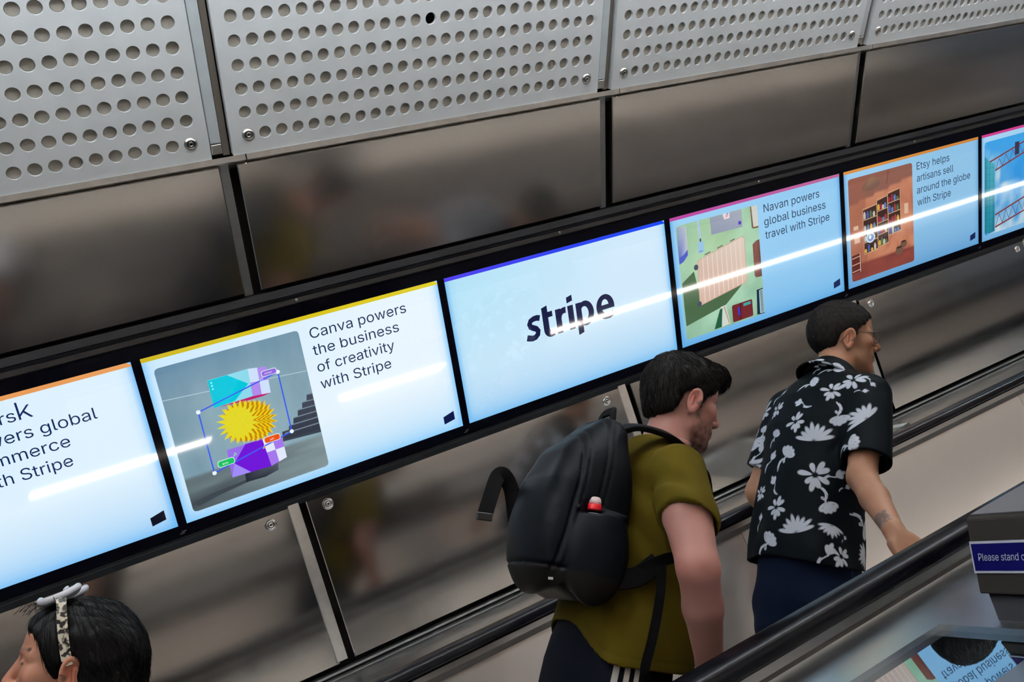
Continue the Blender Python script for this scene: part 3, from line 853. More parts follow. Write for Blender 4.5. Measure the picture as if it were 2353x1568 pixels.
# e
band(arcp(0.7005, 0.2925, 0.0455, 0.0535, -14, 316, 34), arcp(0.6995, 0.2950, 0.0205, 0.0300, -14, 316, 34)) if False else None
band(arcp(0.7000, 0.2925, 0.0455, 0.0530, 0, 270, 26) + [(0.718, 0.2390), (0.7365, 0.2455)], arcp(0.6990, 0.2950, 0.0185, 0.0295, 0, 270, 26) + [(0.719, 0.2640), (0.7365, 0.2705)])
d.rect(0.668, 0.7455, 0.2815, 0.3010, INK, 0.0009)
d.build('wordmark', t)

# 3 pink bar: suitcase on a green blanket
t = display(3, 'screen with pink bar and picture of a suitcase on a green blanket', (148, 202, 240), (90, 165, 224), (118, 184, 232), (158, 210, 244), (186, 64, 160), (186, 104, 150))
caption(3, t, [('Navan powers', 0.547, 0.910, BASE[0]), ('global business', 0.545, 0.948, BASE[1]), ('travel with Stripe', 0.546, 0.970, BASE[2])], (28, 42, 72))
corner_mark(3, t, (22, 40, 84))
d = DB(3)
def blanket(x, y):
    g = fbm(x*5+y*2, y*5-x*2)
    c = mixc((128, 170, 140), (172, 214, 186), g*1.3-0.1)
    return mixc(c, (196, 226, 170), 0.5*max(0, 1-math.hypot(x-0.45, y-0.75)*1.6))
d.grid(X0, X1-0.001, Y0, 0.5425, 22, 24, blanket, 0.0006, 0.012)
d.poly([(0.107, 0.326), (0.035, 0.288), (0.035, 0.092), (0.275, 0.131), (0.372, 0.193), (0.410, 0.22), (0.13, 0.20)], (76, 106, 74), 0.0008)
d.poly([(0.034, 0.538), (0.088, 0.534), (0.086, 0.46), (0.082, 0.409), (0.060, 0.385), (0.031, 0.376)], [(150, 168, 190), (186, 196, 204), (196, 204, 208), (186, 196, 208), (90, 110, 200), (70, 90, 190)], 0.0008)
d.poly([(0.031, 0.402), (0.06, 0.412), (0.084, 0.430), (0.082, 0.405), (0.055, 0.382), (0.031, 0.374)], (78, 92, 196), 0.0010)
d.poly([(0.224, 0.541), (0.413, 0.541), (0.410, 0.461), (0.225, 0.464)], [(150, 158, 176), (166, 172, 186), (150, 160, 180), (140, 150, 172)], 0.0010)
d.poly([(0.300, 0.541), (0.340, 0.541), (0.338, 0.517), (0.306, 0.516)], (228, 222, 232), 0.0012)
d.poly([(0.306, 0.520), (0.333, 0.536), (0.330, 0.527)], (240, 130, 40), 0.0013); d.poly([(0.306, 0.528), (0.328, 0.541), (0.335, 0.539)], (90, 70, 220), 0.0013)
d.rect(0.388, 0.404, 0.475, 0.490, (70, 50, 190), 0.0012)
d.line([(0.155, 0.541), (0.160, 0.455)], 0.012, (170, 196, 226), 0.0010); d.rect(0.156, 0.164, 0.448, 0.462, (60, 60, 66), 0.0012)
d.poly([(0.143, 0.449), (0.176, 0.449), (0.174, 0.399), (0.141, 0.398)], (150, 194, 226), 0.0011); d.rect(0.147, 0.168, 0.404, 0.407, (70, 110, 170), 0.0012)
sc_ = [(0.122, 0.163), (0.405, 0.203), (0.414, 0.214), (0.417, 0.412), (0.407, 0.4205), (0.138, 0.371), (0.128, 0.360)]
d.poly(sc_, (206, 168, 150), 0.0012)
d.poly([(x*0.97+0.0085, y*0.965+0.0105) for x, y in sc_], [(214, 182, 166), (214, 184, 168), (214, 184, 168), (222, 206, 192), (224, 206, 192), (214, 190, 174), (212, 186, 170)], 0.0013)
for i in range(9):
    f_ = (i+1)/10.0
    d.line([(0.126+0.287*f_, 0.166+0.043*f_), (0.135+0.278*f_, 0.368+0.050*f_)], 0.0042, (232, 216, 204), 0.0014)
for x, y in ((0.131, 0.338), (0.131, 0.170)): d.disc(x-0.010, y+0.003, 0.013, (74, 84, 96), 0.0015, 12)
d.line([(0.250, 0.398), (0.285, 0.404)], 0.006, (120, 110, 104), 0.0015); d.line([(0.330, 0.412), (0.358, 0.417)], 0.006, (120, 110, 104), 0.0015)
d.line([(0.176, 0.385), (0.21, 0.391)], 0.006, (120, 110, 104), 0.0015)
d.poly([(0.463, 0.368), (0.484, 0.380), (0.507, 0.383), (0.507, 0.209), (0.470, 0.211), (0.462, 0.222)], [(130, 82, 72), (140, 92, 80), (112, 70, 66), (90, 52, 52), (120, 66, 62), (120, 70, 66)], 0.0010)
d.poly([(0.465, 0.541), (0.507, 0.541), (0.507, 0.437), (0.474, 0.439), (0.466, 0.446)], (120, 92, 72), 0.0010); d.poly([(0.472, 0.541), (0.507, 0.541), (0.507, 0.445), (0.476, 0.446)], (206, 206, 198), 0.0011)
d.rrect(0.308, 0.434, 0.036, 0.117, 0.008, (112, 40, 46), 0.0012); d.poly([(0.350, 0.036), (0.358, 0.036), (0.366, 0.117), (0.358, 0.117)], (84, 26, 34), 0.0013)
d.rect(0.378, 0.424, 0.096, 0.110, (70, 160, 156), 0.0014); d.rect(0.344, 0.354, 0.060, 0.098, (50, 60, 220), 0.0014)
d.poly([(0.241, 0.128), (0.271, 0.130), (0.293, 0.036), (0.235, 0.034)], (206, 214, 208), 0.0010); d.poly([(0.194, 0.034), (0.238, 0.034), (0.251, 0.120), (0.236, 0.118)], (38, 92, 64), 0.0011)
d.line([(0.262, 0.125), (0.285, 0.04)], 0.007, (190, 160, 120), 0.0012)
d.poly([(0.467, 0.152), (0.507, 0.152), (0.506, 0.030), (0.459, 0.033)], (20, 44, 66), 0.0011); d.poly([(0.481, 0.146), (0.507, 0.148), (0.506, 0.034), (0.478, 0.036)], (176, 200, 206), 0.0012)
for i in range(16): d.rect(0.485, 0.503, 0.04+0.0066*i, 0.0435+0.0066*i, (60, 90, 110), 0.0013)
d.build('picture', t)

# 4 orange bar: a shelf of pottery in sunlight
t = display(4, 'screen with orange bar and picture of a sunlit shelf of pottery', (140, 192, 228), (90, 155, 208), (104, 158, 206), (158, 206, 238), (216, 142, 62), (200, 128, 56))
caption(4, t, [('Etsy helps', 0.542, 0.806, BASE[0]), ('artisans sell', 0.542, 0.838, BASE[1]), ('around the globe', 0.540, 0.980, BASE[2]), ('with Stripe', 0.542, 0.814, BASE[3])], (34, 46, 76))
corner_mark(4, t, (24, 40, 84))
d = DB(4)
def sunwall(x, y):
    lit = y < 0.745+0.13*x
    g = fbm(x*5-y*3, y*6)
    c = mixc((178, 110, 84), (208, 142, 108), g)
    if x > 0.55: c = mixc(c, (156, 86, 70), max(0, fbm(x*9, y*9+x*6)-0.42)*2.2)
    if not lit: c = mixc((120, 76, 66), (140, 92, 78), y)
    if x < 0.24: c = mixc(c, (150, 88, 70), 0.55)
    if y < 0.16: c = mixc((112, 56, 50), (150, 76, 66), fbm(x*6, y*20))
    return c
d.grid(X0, 0.507, Y0, 0.5415, 30, 34, sunwall, 0.0006, 0.012)
d.poly(arcp(0.198, 0.472, 0.066, 0.052, 8, 180, 12)+[(0.138, 0.466), (0.20, 0.458)], [(112, 80, 66)]*4+[(150, 112, 84)]*5+[(120, 86, 70)]*6, 0.0010)
d.line([(0.318, 0.541), (0.312, 0.47)], 0.002, (84, 52, 48), 0.0010); d.line([(0.332, 0.541), (0.306, 0.47)], 0.002, (84, 52, 48), 0.0010)
for (a0, a1, b0, b1) in ((0.126, 0.229, 0.150, 0.378), (0.231, 0.311, 0.165, 0.406), (0.313, 0.407, 0.208, 0.425)):
    d.poly([(a0, b0), (a1, b0+0.012), (a1, b1+0.004), (a0, b1-0.008)], (58, 34, 30), 0.0010)
    rows = 4
    for r in range(rows+1):
        y = b0+(b1-b0)*r/rows; d.line([(a0, y), (a1, y+0.006)], 0.0042, (196, 160, 124), 0.0013)
    for x in (a0, a1): d.line([(x, b0), (x, b1)], 0.0042, (188, 148, 114), 0.0013)
    for r in range(rows):
        y = b0+(b1-b0)*r/rows+0.005
        for q in range(4):
            x = a0+0.012+(a1-a0-0.02)*q/3.6; h = 0.018+0.022*hsh(q+a0*91, r+3.0)
            c = ((150, 60, 50), (90, 120, 170), (210, 170, 60), (84, 110, 76), (190, 180, 170), (70, 90, 160), (150, 40, 60))[int(hsh(q*3+r+a0*50, r*2.0)*7) % 7]
            d.poly([(x-0.007, y), (x+0.007, y), (x+0.009, y+h*0.6), (x+0.004, y+h), (x-0.004, y+h), (x-0.009, y+h*0.6)], c, 0.0012)
d.disc(0.176, 0.226, 0.033, (206, 222, 236), 0.0015, 20, 0.026); d.disc(0.176, 0.226, 0.024, (120, 150, 196), 0.0016, 20, 0.019); d.disc(0.172, 0.229, 0.010, (226, 234, 240), 0.0017, 12)
for (a0, a1, b0, b1) in ((0.058, 0.098, 0.218, 0.262), (0.055, 0.09, 0.285, 0.305), (0.438, 0.468, 0.292, 0.345)): d.rect(a0, a1, b0, b1, (214, 178, 150), 0.0010)
for (x, y, r) in ((0.39, 0.112, 0.030), (0.425, 0.138, 0.026)): d.disc(x, y, r, (112, 84, 70), 0.0012, 16, r*0.75); d.disc(x, y+r*0.55, r*0.8, (70, 48, 42), 0.0013, 16, r*0.2)
d.poly([(0.034, 0.07), (0.10, 0.072), (0.10, 0.165), (0.034, 0.16)], (96, 44, 42), 0.0010)
for i in range(3): d.line([(0.034, 0.078+0.034*i), (0.092, 0.082+0.034*i)], 0.004, (214, 176, 150), 0.0012)
d.line([(0.094, 0.07), (0.094, 0.165)], 0.004, (220, 196, 170), 0.0012)
d.build('picture', t)

# 5 at the right edge: crane against blue sky
t = display(5, 'rightmost screen, pink bar, picture of a red crane against blue sky', (150, 200, 232), (100, 165, 215), (122, 172, 216), (168, 212, 242), (206, 58, 140), (206, 70, 140))
d = DB(5)
def sky(x, y):
    g = fbm(x*4+1, y*4)
    c = mixc((16, 120, 206), (60, 160, 226), y)
    return mixc(c, (196, 214, 222), max(0, g-0.42)*2.6*(1.0 if (y < 0.5 or x < 0.3) else 0.3))
d.grid(0.026, 0.508, 0.030, 0.5415, 26, 28, sky, 0.0006, 0.012)
d.poly([(0.026, 0.045), (0.070, 0.035), (0.116, 0.040), (0.116, 0.412), (0.075, 0.432), (0.026, 0.466)], [(30, 120, 140), (40, 140, 160), (20, 96, 120), (60, 160, 176), (70, 170, 190), (40, 130, 150)], 0.0008)
d.line([(0.072, 0.036), (0.074, 0.432)], 0.003, (16, 80, 104), 0.0010)
for i in range(10): d.line([(0.028, 0.08+0.036*i), (0.116, 0.078+0.035*i)], 0.0014, (24, 104, 124), 0.0010)
for y0, y1 in ((0.430, 0.515), (0.376, 0.455), (0.129, 0.200), (0.060, 0.120)):
    d.line([(0.072 if y0 > 0.4 else 0.120, y0), (0.507, y1)], 0.0085, (128, 52, 56), 0.0011)
for yb, yt, e in ((0.376, 0.436, 0.082), (0.062, 0.129, 0.070)):
    for i in range(6):
        x = 0.125+0.062*i
        d.line([(x, yb+e*i/6), (x+0.031, yt+e*i/6)], 0.0036, (96, 50, 62), 0.0012); d.line([(x+0.031, yt+e*i/6), (x+0.062, yb+e*(i+1)/6)], 0.0036, (96, 50, 62), 0.0012)
d.rect(0.30, 0.34, 0.43, 0.50, (44, 44, 70), 0.0013)
d.build('picture', t)
caption(5, t, [('Crane hire', 0.546, 0.80, BASE[0])], (34, 46, 76)) if False else None
# one more lit screen beyond the frame keeps the row going
# ------------------------------------------------------------------ signed distance modelling for people, clothes and soft goods
A3 = lambda *v: np.array(v, float)
def nsmin(a, b, k):
    h = np.clip(0.5+0.5*(b-a)/k, 0, 1)
    return b+(a-b)*h - k*h*(1-h)
def nsmax(a, b, k): return -nsmin(-a, -b, k)
def sphere(p, c, r): return np.linalg.norm(p-A3(*c), axis=1)-r
def ellip(p, c, r):
    q = (p-A3(*c)); r = A3(*r)
    k0 = np.linalg.norm(q/r, axis=1); k1 = np.linalg.norm(q/(r*r), axis=1)
    return k0*(k0-1)/np.maximum(k1, 1e-9)
def cone(p, a, b, ra, rb):
    a, b = A3(*a), A3(*b); ab = b-a
    t = np.clip(((p-a)@ab)/(ab@ab), 0, 1)
    return np.linalg.norm(p-a-t[:, None]*ab, axis=1)-(ra+(rb-ra)*t)
def chain(p, pts, rs, k=0.02):
    d = None
    for (a, b), (r0, r1) in zip(zip(pts[:-1], pts[1:]), zip(rs[:-1], rs[1:])):
        e = cone(p, a, b, r0, r1)
        d = e if d is None else nsmin(d, e, k)
    return d
def rbox(p, c, h, r, R=None):
    q = p-A3(*c)
    if R is not None: q = q@R
    q = np.abs(q)-(A3(*h)-r)
    return np.linalg.norm(np.maximum(q, 0), axis=1)+np.minimum(q.max(axis=1), 0)-r
def loft(p, secs, yaw=0.0, ex=2.3):
    """upright body of elliptical sections: rows (z, cx, cy, half width across, half depth); yaw turns the sections"""
    s = np.array(sorted(secs), float)
    z = p[:, 2]
    f = [np.interp(z, s[:, 0], s[:, i]) for i in range(1, 5)]
    c, sn = math.cos(yaw), math.sin(yaw)
    dx, dy = p[:, 0]-f[0], p[:, 1]-f[1]
    u = dx*c+dy*sn; v = -dx*sn+dy*c
    k = (np.abs(u/f[3])**ex+np.abs(v/f[2])**ex)**(1/ex)
    d = (k-1)*np.minimum(f[2], f[3])
    dz = np.maximum(z-s[-1, 0], s[0, 0]-z)
    return np.where(dz > 0, np.sqrt(np.maximum(d, 0)**2+dz**2), np.maximum(d, dz))
def poly2(x, y, pts):
    """signed distance to a polygon in a plane"""
    pts = np.array(pts, float); n = len(pts)
    d = np.full(x.shape, 1e9); s = np.ones(x.shape)
    for i in range(n):
        a, b = pts[i], pts[i-1]
        e = b-a; wx, wy = x-a[0], y-a[1]
        t = np.clip((wx*e[0]+wy*e[1])/(e@e), 0, 1)
        d = np.minimum(d, (wx-e[0]*t)**2+(wy-e[1]*t)**2)
        c1 = y >= a[1]; c2 = y < b[1]; c3 = e[0]*wy > e[1]*wx
        s = np.where((c1 & c2 & c3) | (~c1 & ~c2 & ~c3), -s, s)
    return s*np.sqrt(d)
def wob(p, fx, fy, fz, seed=0.0):
    """smooth wobble in -1..1"""
    x, y, z = p[:, 0]*fx+seed, p[:, 1]*fy+seed*1.7, p[:, 2]*fz+seed*0.6
    return (np.sin(x+1.3*np.sin(y*0.7+z*0.4))+np.sin(y+1.1*np.sin(z*0.8+x*0.5))+np.sin(z+1.2*np.sin(x*0.6+y*0.9)))/3.0
def RzM(a): c, s = math.cos(a), math.sin(a); return np.array([[c, -s, 0], [s, c, 0], [0, 0, 1.]])
def RyM(a): c, s = math.cos(a), math.sin(a); return np.array([[c, 0, s], [0, 1, 0], [-s, 0, c]])
def RxM(a): c, s = math.cos(a), math.sin(a); return np.array([[1, 0, 0], [0, c, -s], [0, s, c]])

def surface(fn, lo, hi, h, B=8):
    """sparse surface nets; returns vertices and quads"""
    lo = np.array(lo, float); hi = np.array(hi, float)
    nb = np.maximum(1, np.ceil((hi-lo)/(h*B)).astype(int))
    g = np.stack(np.meshgrid(*[np.arange(n) for n in nb], indexing='ij'), -1).reshape(-1, 3)
    ctr = lo+(g+0.5)*h*B
    val = fn(ctr)
    act = g[np.abs(val) < h*B*0.87*1.7+0.004]
    n1 = nb*B+1
    off = np.stack(np.meshgrid(*[np.arange(B+1)]*3, indexing='ij'), -1).reshape(-1, 3)
    idx = (act[:, None, :]*B+off[None]).reshape(-1, 3)
    key = np.unique((idx[:, 0]*n1[1]+idx[:, 1])*n1[2]+idx[:, 2])
    kz = key % n1[2]; ky = (key//n1[2]) % n1[1]; kx = key//(n1[1]*n1[2])
    P = lo+np.stack([kx, ky, kz], 1)*h
    V = np.concatenate([fn(P[i:i+400000]) for i in range(0, len(P), 400000)])
    def look(k):
        j = np.searchsorted(key, k); j = np.minimum(j, len(key)-1)
        return np.where(key[j] == k, j, -1)
    # cells: all lattice points whose 8 corners exist
    st = [(dx*n1[1]+dy)*n1[2]+dz for dx in (0, 1) for dy in (0, 1) for dz in (0, 1)]
    cor = np.stack([look(key+s) for s in st], 1)
    ok = (cor >= 0).all(1) & (kx < n1[0]-1) & (ky < n1[1]-1) & (kz < n1[2]-1)
    cv = np.where(cor >= 0, V[cor], 1.0)
    sg = cv < 0
    ok &= sg.any(1) & ~sg.all(1)
    cells = np.nonzero(ok)[0]
    cc, sv = cor[cells], cv[cells]
    co = np.array([(dx, dy, dz) for dx in (0, 1) for dy in (0, 1) for dz in (0, 1)], float)
    acc = np.zeros((len(cells), 3)); cnt = np.zeros(len(cells))
    for a in range(8):
        for b_ in range(a+1, 8):
            if bin(a ^ b_).count('1') != 1: continue
            va, vb = sv[:, a], sv[:, b_]
            m = (va < 0) != (vb < 0)
            t = np.where(m, va/np.where(m, va-vb, 1), 0)
            acc += np.where(m[:, None], co[a]+(co[b_]-co[a])*t[:, None], 0); cnt += m
    verts = P[cells]+acc/cnt[:, None]*h
    cid = np.full(len(key), -1); cid[cells] = np.arange(len(cells))
    quads = []
    S = [n1[1]*n1[2], n1[2], 1]
    for ax in range(3):
        o1, o2 = S[(ax+1) % 3], S[(ax+2) % 3]
        j = look(key+S[ax]); m = (j >= 0)
        va, vb = V, np.where(m, V[j], V)
        m &= (va < 0) != (vb < 0)
        e = np.nonzero(m)[0]
        q = [cid[e]]
        for dlt in (-o1, -o1-o2, -o2):
            k = look(key[e]+dlt); q.append(np.where(k >= 0, cid[k], -1))
        q = np.stack(q, 1)
        flip = va[e] < 0
        good = (q >= 0).all(1)
        q = q[good]; flip = flip[good]
        q[~flip] = q[~flip][:, ::-1]
        quads.append(q)
    return verts, np.concatenate(quads)

KS = [1.0]          # scale of the figure being built, about the eye
def soft(name, fn0, lo, hi, h, mats, parent, attrs=None, relax=1, extra=None):
    fn = fn0
    """mesh of an SDF given in eye-relative world axes"""
    v, q = surface(fn, lo, hi, h)
    if extra is not None:
        v2, q2 = surface(*extra); q = np.concatenate([q, q2+len(v)]); v = np.concatenate([v, v2])
    for _ in range(relax):                       # light smoothing
        nb = np.zeros_like(v); c = np.zeros(len(v))
        for a, b_ in ((0, 1), (1, 2), (2, 3), (3, 0)):
            np.add.at(nb, q[:, a], v[q[:, b_]]); np.add.at(nb, q[:, b_], v[q[:, a]])
            np.add.at(c, q[:, a], 1); np.add.at(c, q[:, b_], 1)
        v = v+0.45*(nb/np.maximum(c, 1)[:, None]-v)
    me = bpy.data.meshes.new(name)
    base = np.array(LOC[parent.name])
    vv = v*KS[0]+A3(0, 0, Z0)-base
    me.vertices.add(len(vv)); me.vertices.foreach_set('co', vv.ravel())
    me.loops.add(len(q)*4); me.loops.foreach_set('vertex_index', q.ravel())
    me.polygons.add(len(q)); me.polygons.foreach_set('loop_start', np.arange(len(q))*4)
    me.polygons.foreach_set('use_smooth', np.ones(len(q), bool))
    me.update(calc_edges=True)
    for an, f in (attrs or {}).items():
        a = f(v)
        if a.ndim == 2:
            at = me.color_attributes.new(an, 'FLOAT_COLOR', 'POINT')
            at.data.foreach_set('color', np.c_[a, np.ones(len(a))].ravel())
        else:
            at = me.attributes.new(an, 'FLOAT', 'POINT'); at.data.foreach_set('value', a)
    for m in (mats if isinstance(mats, (list, tuple)) else [mats]): me.materials.append(m)
    o = link(name, me, parent)
    SURF[o.name] = (v, q)
    return o
SURF = {}
def strands(o, fn, n, length, flow, r=0.0009, lift=0.25, seed=1, mat_=None, keep=None, segs=5):
    """fine locks lying along the hair's surface; flow(p, normal) gives the combing direction"""
    v, q = SURF[o.name]
    rg = np.random.RandomState(seed)
    pick = rg.randint(0, len(v), n*2)
    p = v[pick]
    if keep is not None: p = p[keep(p)]
    p = p[:n]
    e = 0.002
    g = np.stack([fn(p+e*np.eye(3)[i])-fn(p-e*np.eye(3)[i]) for i in range(3)], 1)
    g /= np.linalg.norm(g, axis=1)[:, None]+1e-9
    b = MB()
    L = length*(0.6+0.8*rg.rand(len(p)))
    rows = [p-g*0.0008]
    cur = p.copy(); jit = rg.randn(len(p), 3)*0.22
    for s in range(segs-1):
        f = flow(cur, g)+jit
        f = f-g*(f*g).sum(1)[:, None]; f /= np.linalg.norm(f, axis=1)[:, None]+1e-9
        cur = cur+f*(L/(segs-1))[:, None]
        dd = fn(cur)
        cur = cur-g*(dd-(0.0006+lift*0.004*(s+1)/(segs-1)*rg.rand(len(p))))[:, None]
        rows.append(cur.copy())
    off = np.max(np.abs(np.stack([fn(rw) for rw in rows[1:]], 1)), axis=1)
    for k in np.nonzero(off < 0.0065)[0]:
        pts = [Vector(rw[k]*KS[0])+Vector((0, 0, Z0)) for rw in rows]
        b.tube(pts, [r*(1-0.8*i/(segs-1)) for i in range(segs)], n=3)
    s_ = b.build('hair_strands', mat_, o)
    s_['kind'] = 'stuff'
    return s_

def tint_mat(name, rough, spec=0.4, sss=0.0, bump=0.0, bscale=300, sheen=0.0, stretch=(1, 1, 1), metal=0.0):
    m = mat(name, (0.5, 0.5, 0.5), rough=rough, spec=spec, bump=bump, bscale=bscale, sheen=sheen, stretch=stretch, metal=metal)
    nt = m.node_tree; b = nt.nodes['Principled BSDF']
    at = nt.nodes.new('ShaderNodeAttribute'); at.attribute_name = 'tint'
    nt.links.new(at.outputs['Color'], b.inputs['Base Color'])
    if sss:
        b.inputs['Subsurface Weight'].default_value = sss
        b.inputs['Subsurface Radius'].default_value = (0.012, 0.005, 0.003); b.inputs['Subsurface Scale'].default_value = 0.6
    return m
M_skin = tint_mat('skin', 0.48, 0.35, sss=0.12, bump=0.05, bscale=600)
M_hair = mat('dark hair', (0.006, 0.0048, 0.0042), rough=0.5, spec=0.14, bump=0.4, bscale=260, stretch=(1, 1, 0.25))
M_hairg = mat('dark cropped hair', (0.010, 0.008, 0.007), rough=0.55, spec=0.12, bump=0.5, bscale=500)
M_hairl = mat('long black hair', (0.003, 0.0026, 0.003), rough=0.40, spec=0.16, bump=0.45, bscale=420, stretch=(1, 1, 0.06))

def lerpc(base, col, w): return base*(1-w[:, None])+np.array(col)[None]*w[:, None]
def bump01(d, w): return np.clip(1-d/w, 0, 1)

# ------------------------------------------------------------------ a head in its own axes: x forward, y left, z up, origin between the ears
class Head:
    def __init__(self, pos, yaw, pitch, roll, sc, jaw=1.0, nose=1.0, open_=0.0, chin=0.0):
        self.pos = A3(*pos); self.R = RzM(math.radians(yaw))@RyM(math.radians(pitch))@RxM(math.radians(roll)); self.sc = sc
        self.jaw, self.nose, self.chin = jaw, nose, chin
    def loc(self, p): return ((p-self.pos)@self.R)/self.sc
    def out(self, q): return self.R@(A3(*q)*self.sc)+self.pos
    def sdf_local(self, p, ear=True):
        y = np.abs(p[:, 1]); m = p.copy(); m[:, 1] = y
        d = ellip(p, (-0.015, 0, 0.040), (0.100, 0.075, 0.088))
        d = nsmin(d, ellip(p, (-0.045, 0, 0.012), (0.074, 0.066, 0.072)), 0.02)
        d = nsmin(d, ellip(p, (0.030, 0, 0.040), (0.064, 0.064, 0.066)), 0.02)
        d = nsmin(d, ellip(p, (0.034, 0, -0.036), (0.056, 0.058, 0.082)), 0.025)
        J = self.jaw
        d = nsmin(d, cone(m, (0.002, 0.050*J, -0.070), (0.068+self.chin, 0.012, -0.107), 0.018, 0.016), 0.022)
        d = nsmin(d, sphere(p, (0.071+self.chin, 0, -0.107), 0.020), 0.014)
        d = nsmin(d, ellip(m, (0.070, 0.0, -0.072), (0.027, 0.030, 0.027)), 0.014)
        d = nsmin(d, sphere(m, (0.056, 0.046, -0.020), 0.020), 0.02)
        d = nsmin(d, cone(m, (0.085, 0.012, 0.021), (0.064, 0.050, 0.016), 0.0105, 0.009), 0.012)
        d = nsmax(d, -ellip(m, (0.098, 0.033, 0.001), (0.018, 0.018, 0.0115)), 0.012)
        d = nsmin(d, sphere(m, (0.0735, 0.033, 0.0), 0.0132), 0.004)
        N = self.nose
        n = cone(p, (0.090, 0, 0.010), (0.111*N, 0, -0.034), 0.0080, 0.0112)
        n = nsmin(n, sphere(m, (0.097, 0.0130, -0.041), 0.0085), 0.008)
        n = nsmin(n, cone(p, (0.110*N, 0, -0.038), (0.094, 0, -0.050), 0.008, 0.006), 0.006)
        d = nsmin(d, n, 0.010)
        d = nsmax(d, -ellip(m, (0.1035, 0.0065, -0.0495), (0.006, 0.0038, 0.005)), 0.003)
        d = nsmin(d, cone(m, (0.0965, 0, -0.066), (0.083, 0.022, -0.0715), 0.0058, 0.003), 0.005)
        d = nsmin(d, cone(m, (0.0945, 0, -0.0785), (0.083, 0.020, -0.0745), 0.0068, 0.003), 0.005)
        d = nsmax(d, -cone(m, (0.1025, 0, -0.0718), (0.089, 0.023, -0.0728), 0.0022, 0.0015), 0.003)
        d = nsmax(d, -cone(m, (0.096, 0, -0.0905), (0.088, 0.012, -0.0905), 0.0045, 0.003), 0.010)
        if not ear: return d
        # ear
        q = m-A3(-0.014, 0.078, -0.012)
        q = q@RzM(math.radians(-24)).T
        q = q@RyM(math.radians(12))
        x, yy, z = q[:, 0], q[:, 1], q[:, 2]
        e = ellip(q, (0, 0, 0), (0.0195, 0.0075, 0.0325))
        rr = np.sqrt((x/0.0165)**2+((z-0.002)/0.0285)**2)
        rim = np.sqrt(((rr-1)*0.020)**2+(yy-0.005)**2)-0.0042
        e = nsmax(e, -ellip(q, (0.002, 0.0085, 0.004), (0.0125, 0.0085, 0.0205)), 0.004)
        e = nsmin(e, np.where((x > 0.004) & (z < 0.004), 1.0, rim), 0.003)
        e = nsmin(e, cone(q, (-0.006, 0.004, 0.010), (-0.005, 0.005, -0.012), 0.0032, 0.0034), 0.004)
        e = nsmin(e, sphere(q, (0.003, 0.002, -0.029), 0.0075), 0.006)
        e = nsmin(e, sphere(q, (0.0125, 0.0025, -0.004), 0.005), 0.004)
        e = nsmax(e, -sphere(q, (0.0065, 0.010, -0.005), 0.0072), 0.003)
        d = nsmin(d, e, 0.008)
        return d
    def sdf(self, p): return self.sdf_local(self.loc(p))*self.sc
    def tint(self, v, skin, beard=0.0, brow=1.0, hairc=(0.02, 0.014, 0.010), lip=(0.30, 0.10, 0.08), moust=0.0):
        p = self.loc(v); m = p.copy(); m[:, 1] = np.abs(m[:, 1])
        near = np.linalg.norm(p, axis=1) < 0.24
        c = np.repeat(A3(*skin)[None], len(v), 0)
        red = A3(*skin)*A3(1.15, 0.80, 0.78)
        c = lerpc(c, red, 0.6*bump01(np.abs(sphere(m, (0.075, 0.045, -0.03), 0)), 0.035))
        c = lerpc(c, red, 0.7*bump01(sphere(p, (0.108, 0, -0.036), 0), 0.022))
        ear = bump01(np.linalg.norm((m-A3(-0.014, 0.081, -0.012))/A3(1, 0.6, 1.6), axis=1), 0.03)
        c = lerpc(c, red, np.clip(ear*1.2, 0, 0.8))
        lp = np.minimum(cone(m, (0.099, 0, -0.066), (0.085, 0.021, -0.0715), 0.004, 0.002), cone(m, (0.097, 0, -0.0785), (0.085, 0.019, -0.0745), 0.005, 0.002))
        c = lerpc(c, lip, np.clip(1-lp/0.003, 0, 1)*0.8*near)
        if beard:
            tz = p[:, 2]; tx = p[:, 0]
            b = np.clip((-0.045-tz+0.25*np.clip(tx-0.06, 0, 1)*0)/0.02, 0, 1)*np.clip((tx+0.012)/0.02, 0, 1)*np.clip((tz+0.150)/0.02, 0, 1)
            b *= np.clip((0.1-np.abs(p[:, 1])*1.0)/0.05, 0, 1)
            side = np.clip(1-np.abs(tx-0.012)/0.016, 0, 1)*np.clip((0.005-tz)/0.02, 0, 1)*np.clip((tz+0.07)/0.02, 0, 1)
            patch = 0.62+0.38*wob(p, 260, 260, 260, 2.0)+0.25*wob(p, 90, 90, 70, 5.0)
            chinb = bump01(sphere(p, (0.088, 0, -0.108), 0.004), 0.034)
            ms = bump01(cone(m, (0.100, 0.002, -0.058), (0.086, 0.026, -0.072), 0.003, 0.003), 0.010)
            w = np.clip(np.maximum(b*1.0, side*0.95)*patch+chinb*0.9+ms*1.0, 0, 0.97)
            w *= 1-np.clip(1-lp/0.0025, 0, 1)
            c = lerpc(c, hairc, w*beard*near)
        if moust:
            ms = bump01(cone(m, (0.100, 0.002, -0.058), (0.086, 0.028, -0.071), 0.003, 0.003), 0.008)
            c = lerpc(c, hairc, np.clip(ms*1.5, 0, 1)*moust*near)
        br = cone(m, (0.091, 0.013, 0.024), (0.069, 0.051, 0.026), 0.0055, 0.0035)
        c = lerpc(c, hairc, np.clip(1-br/0.0035, 0, 1)*brow*near)
        ls = cone(m, (0.0865, 0.022, 0.0015), (0.080, 0.045, 0.0005), 0.0012, 0.0012)
        c = lerpc(c, (0.012, 0.008, 0.007), np.clip(1-ls/0.003, 0, 1)*0.95*near)
        cav = sphere((m-A3(-0.014, 0.078, -0.012)), (0.008, 0.008, -0.005), 0.0035)
        c = lerpc(c, A3(*skin)*0.30, np.clip(1-cav/0.006, 0, 1)*near)
        return c

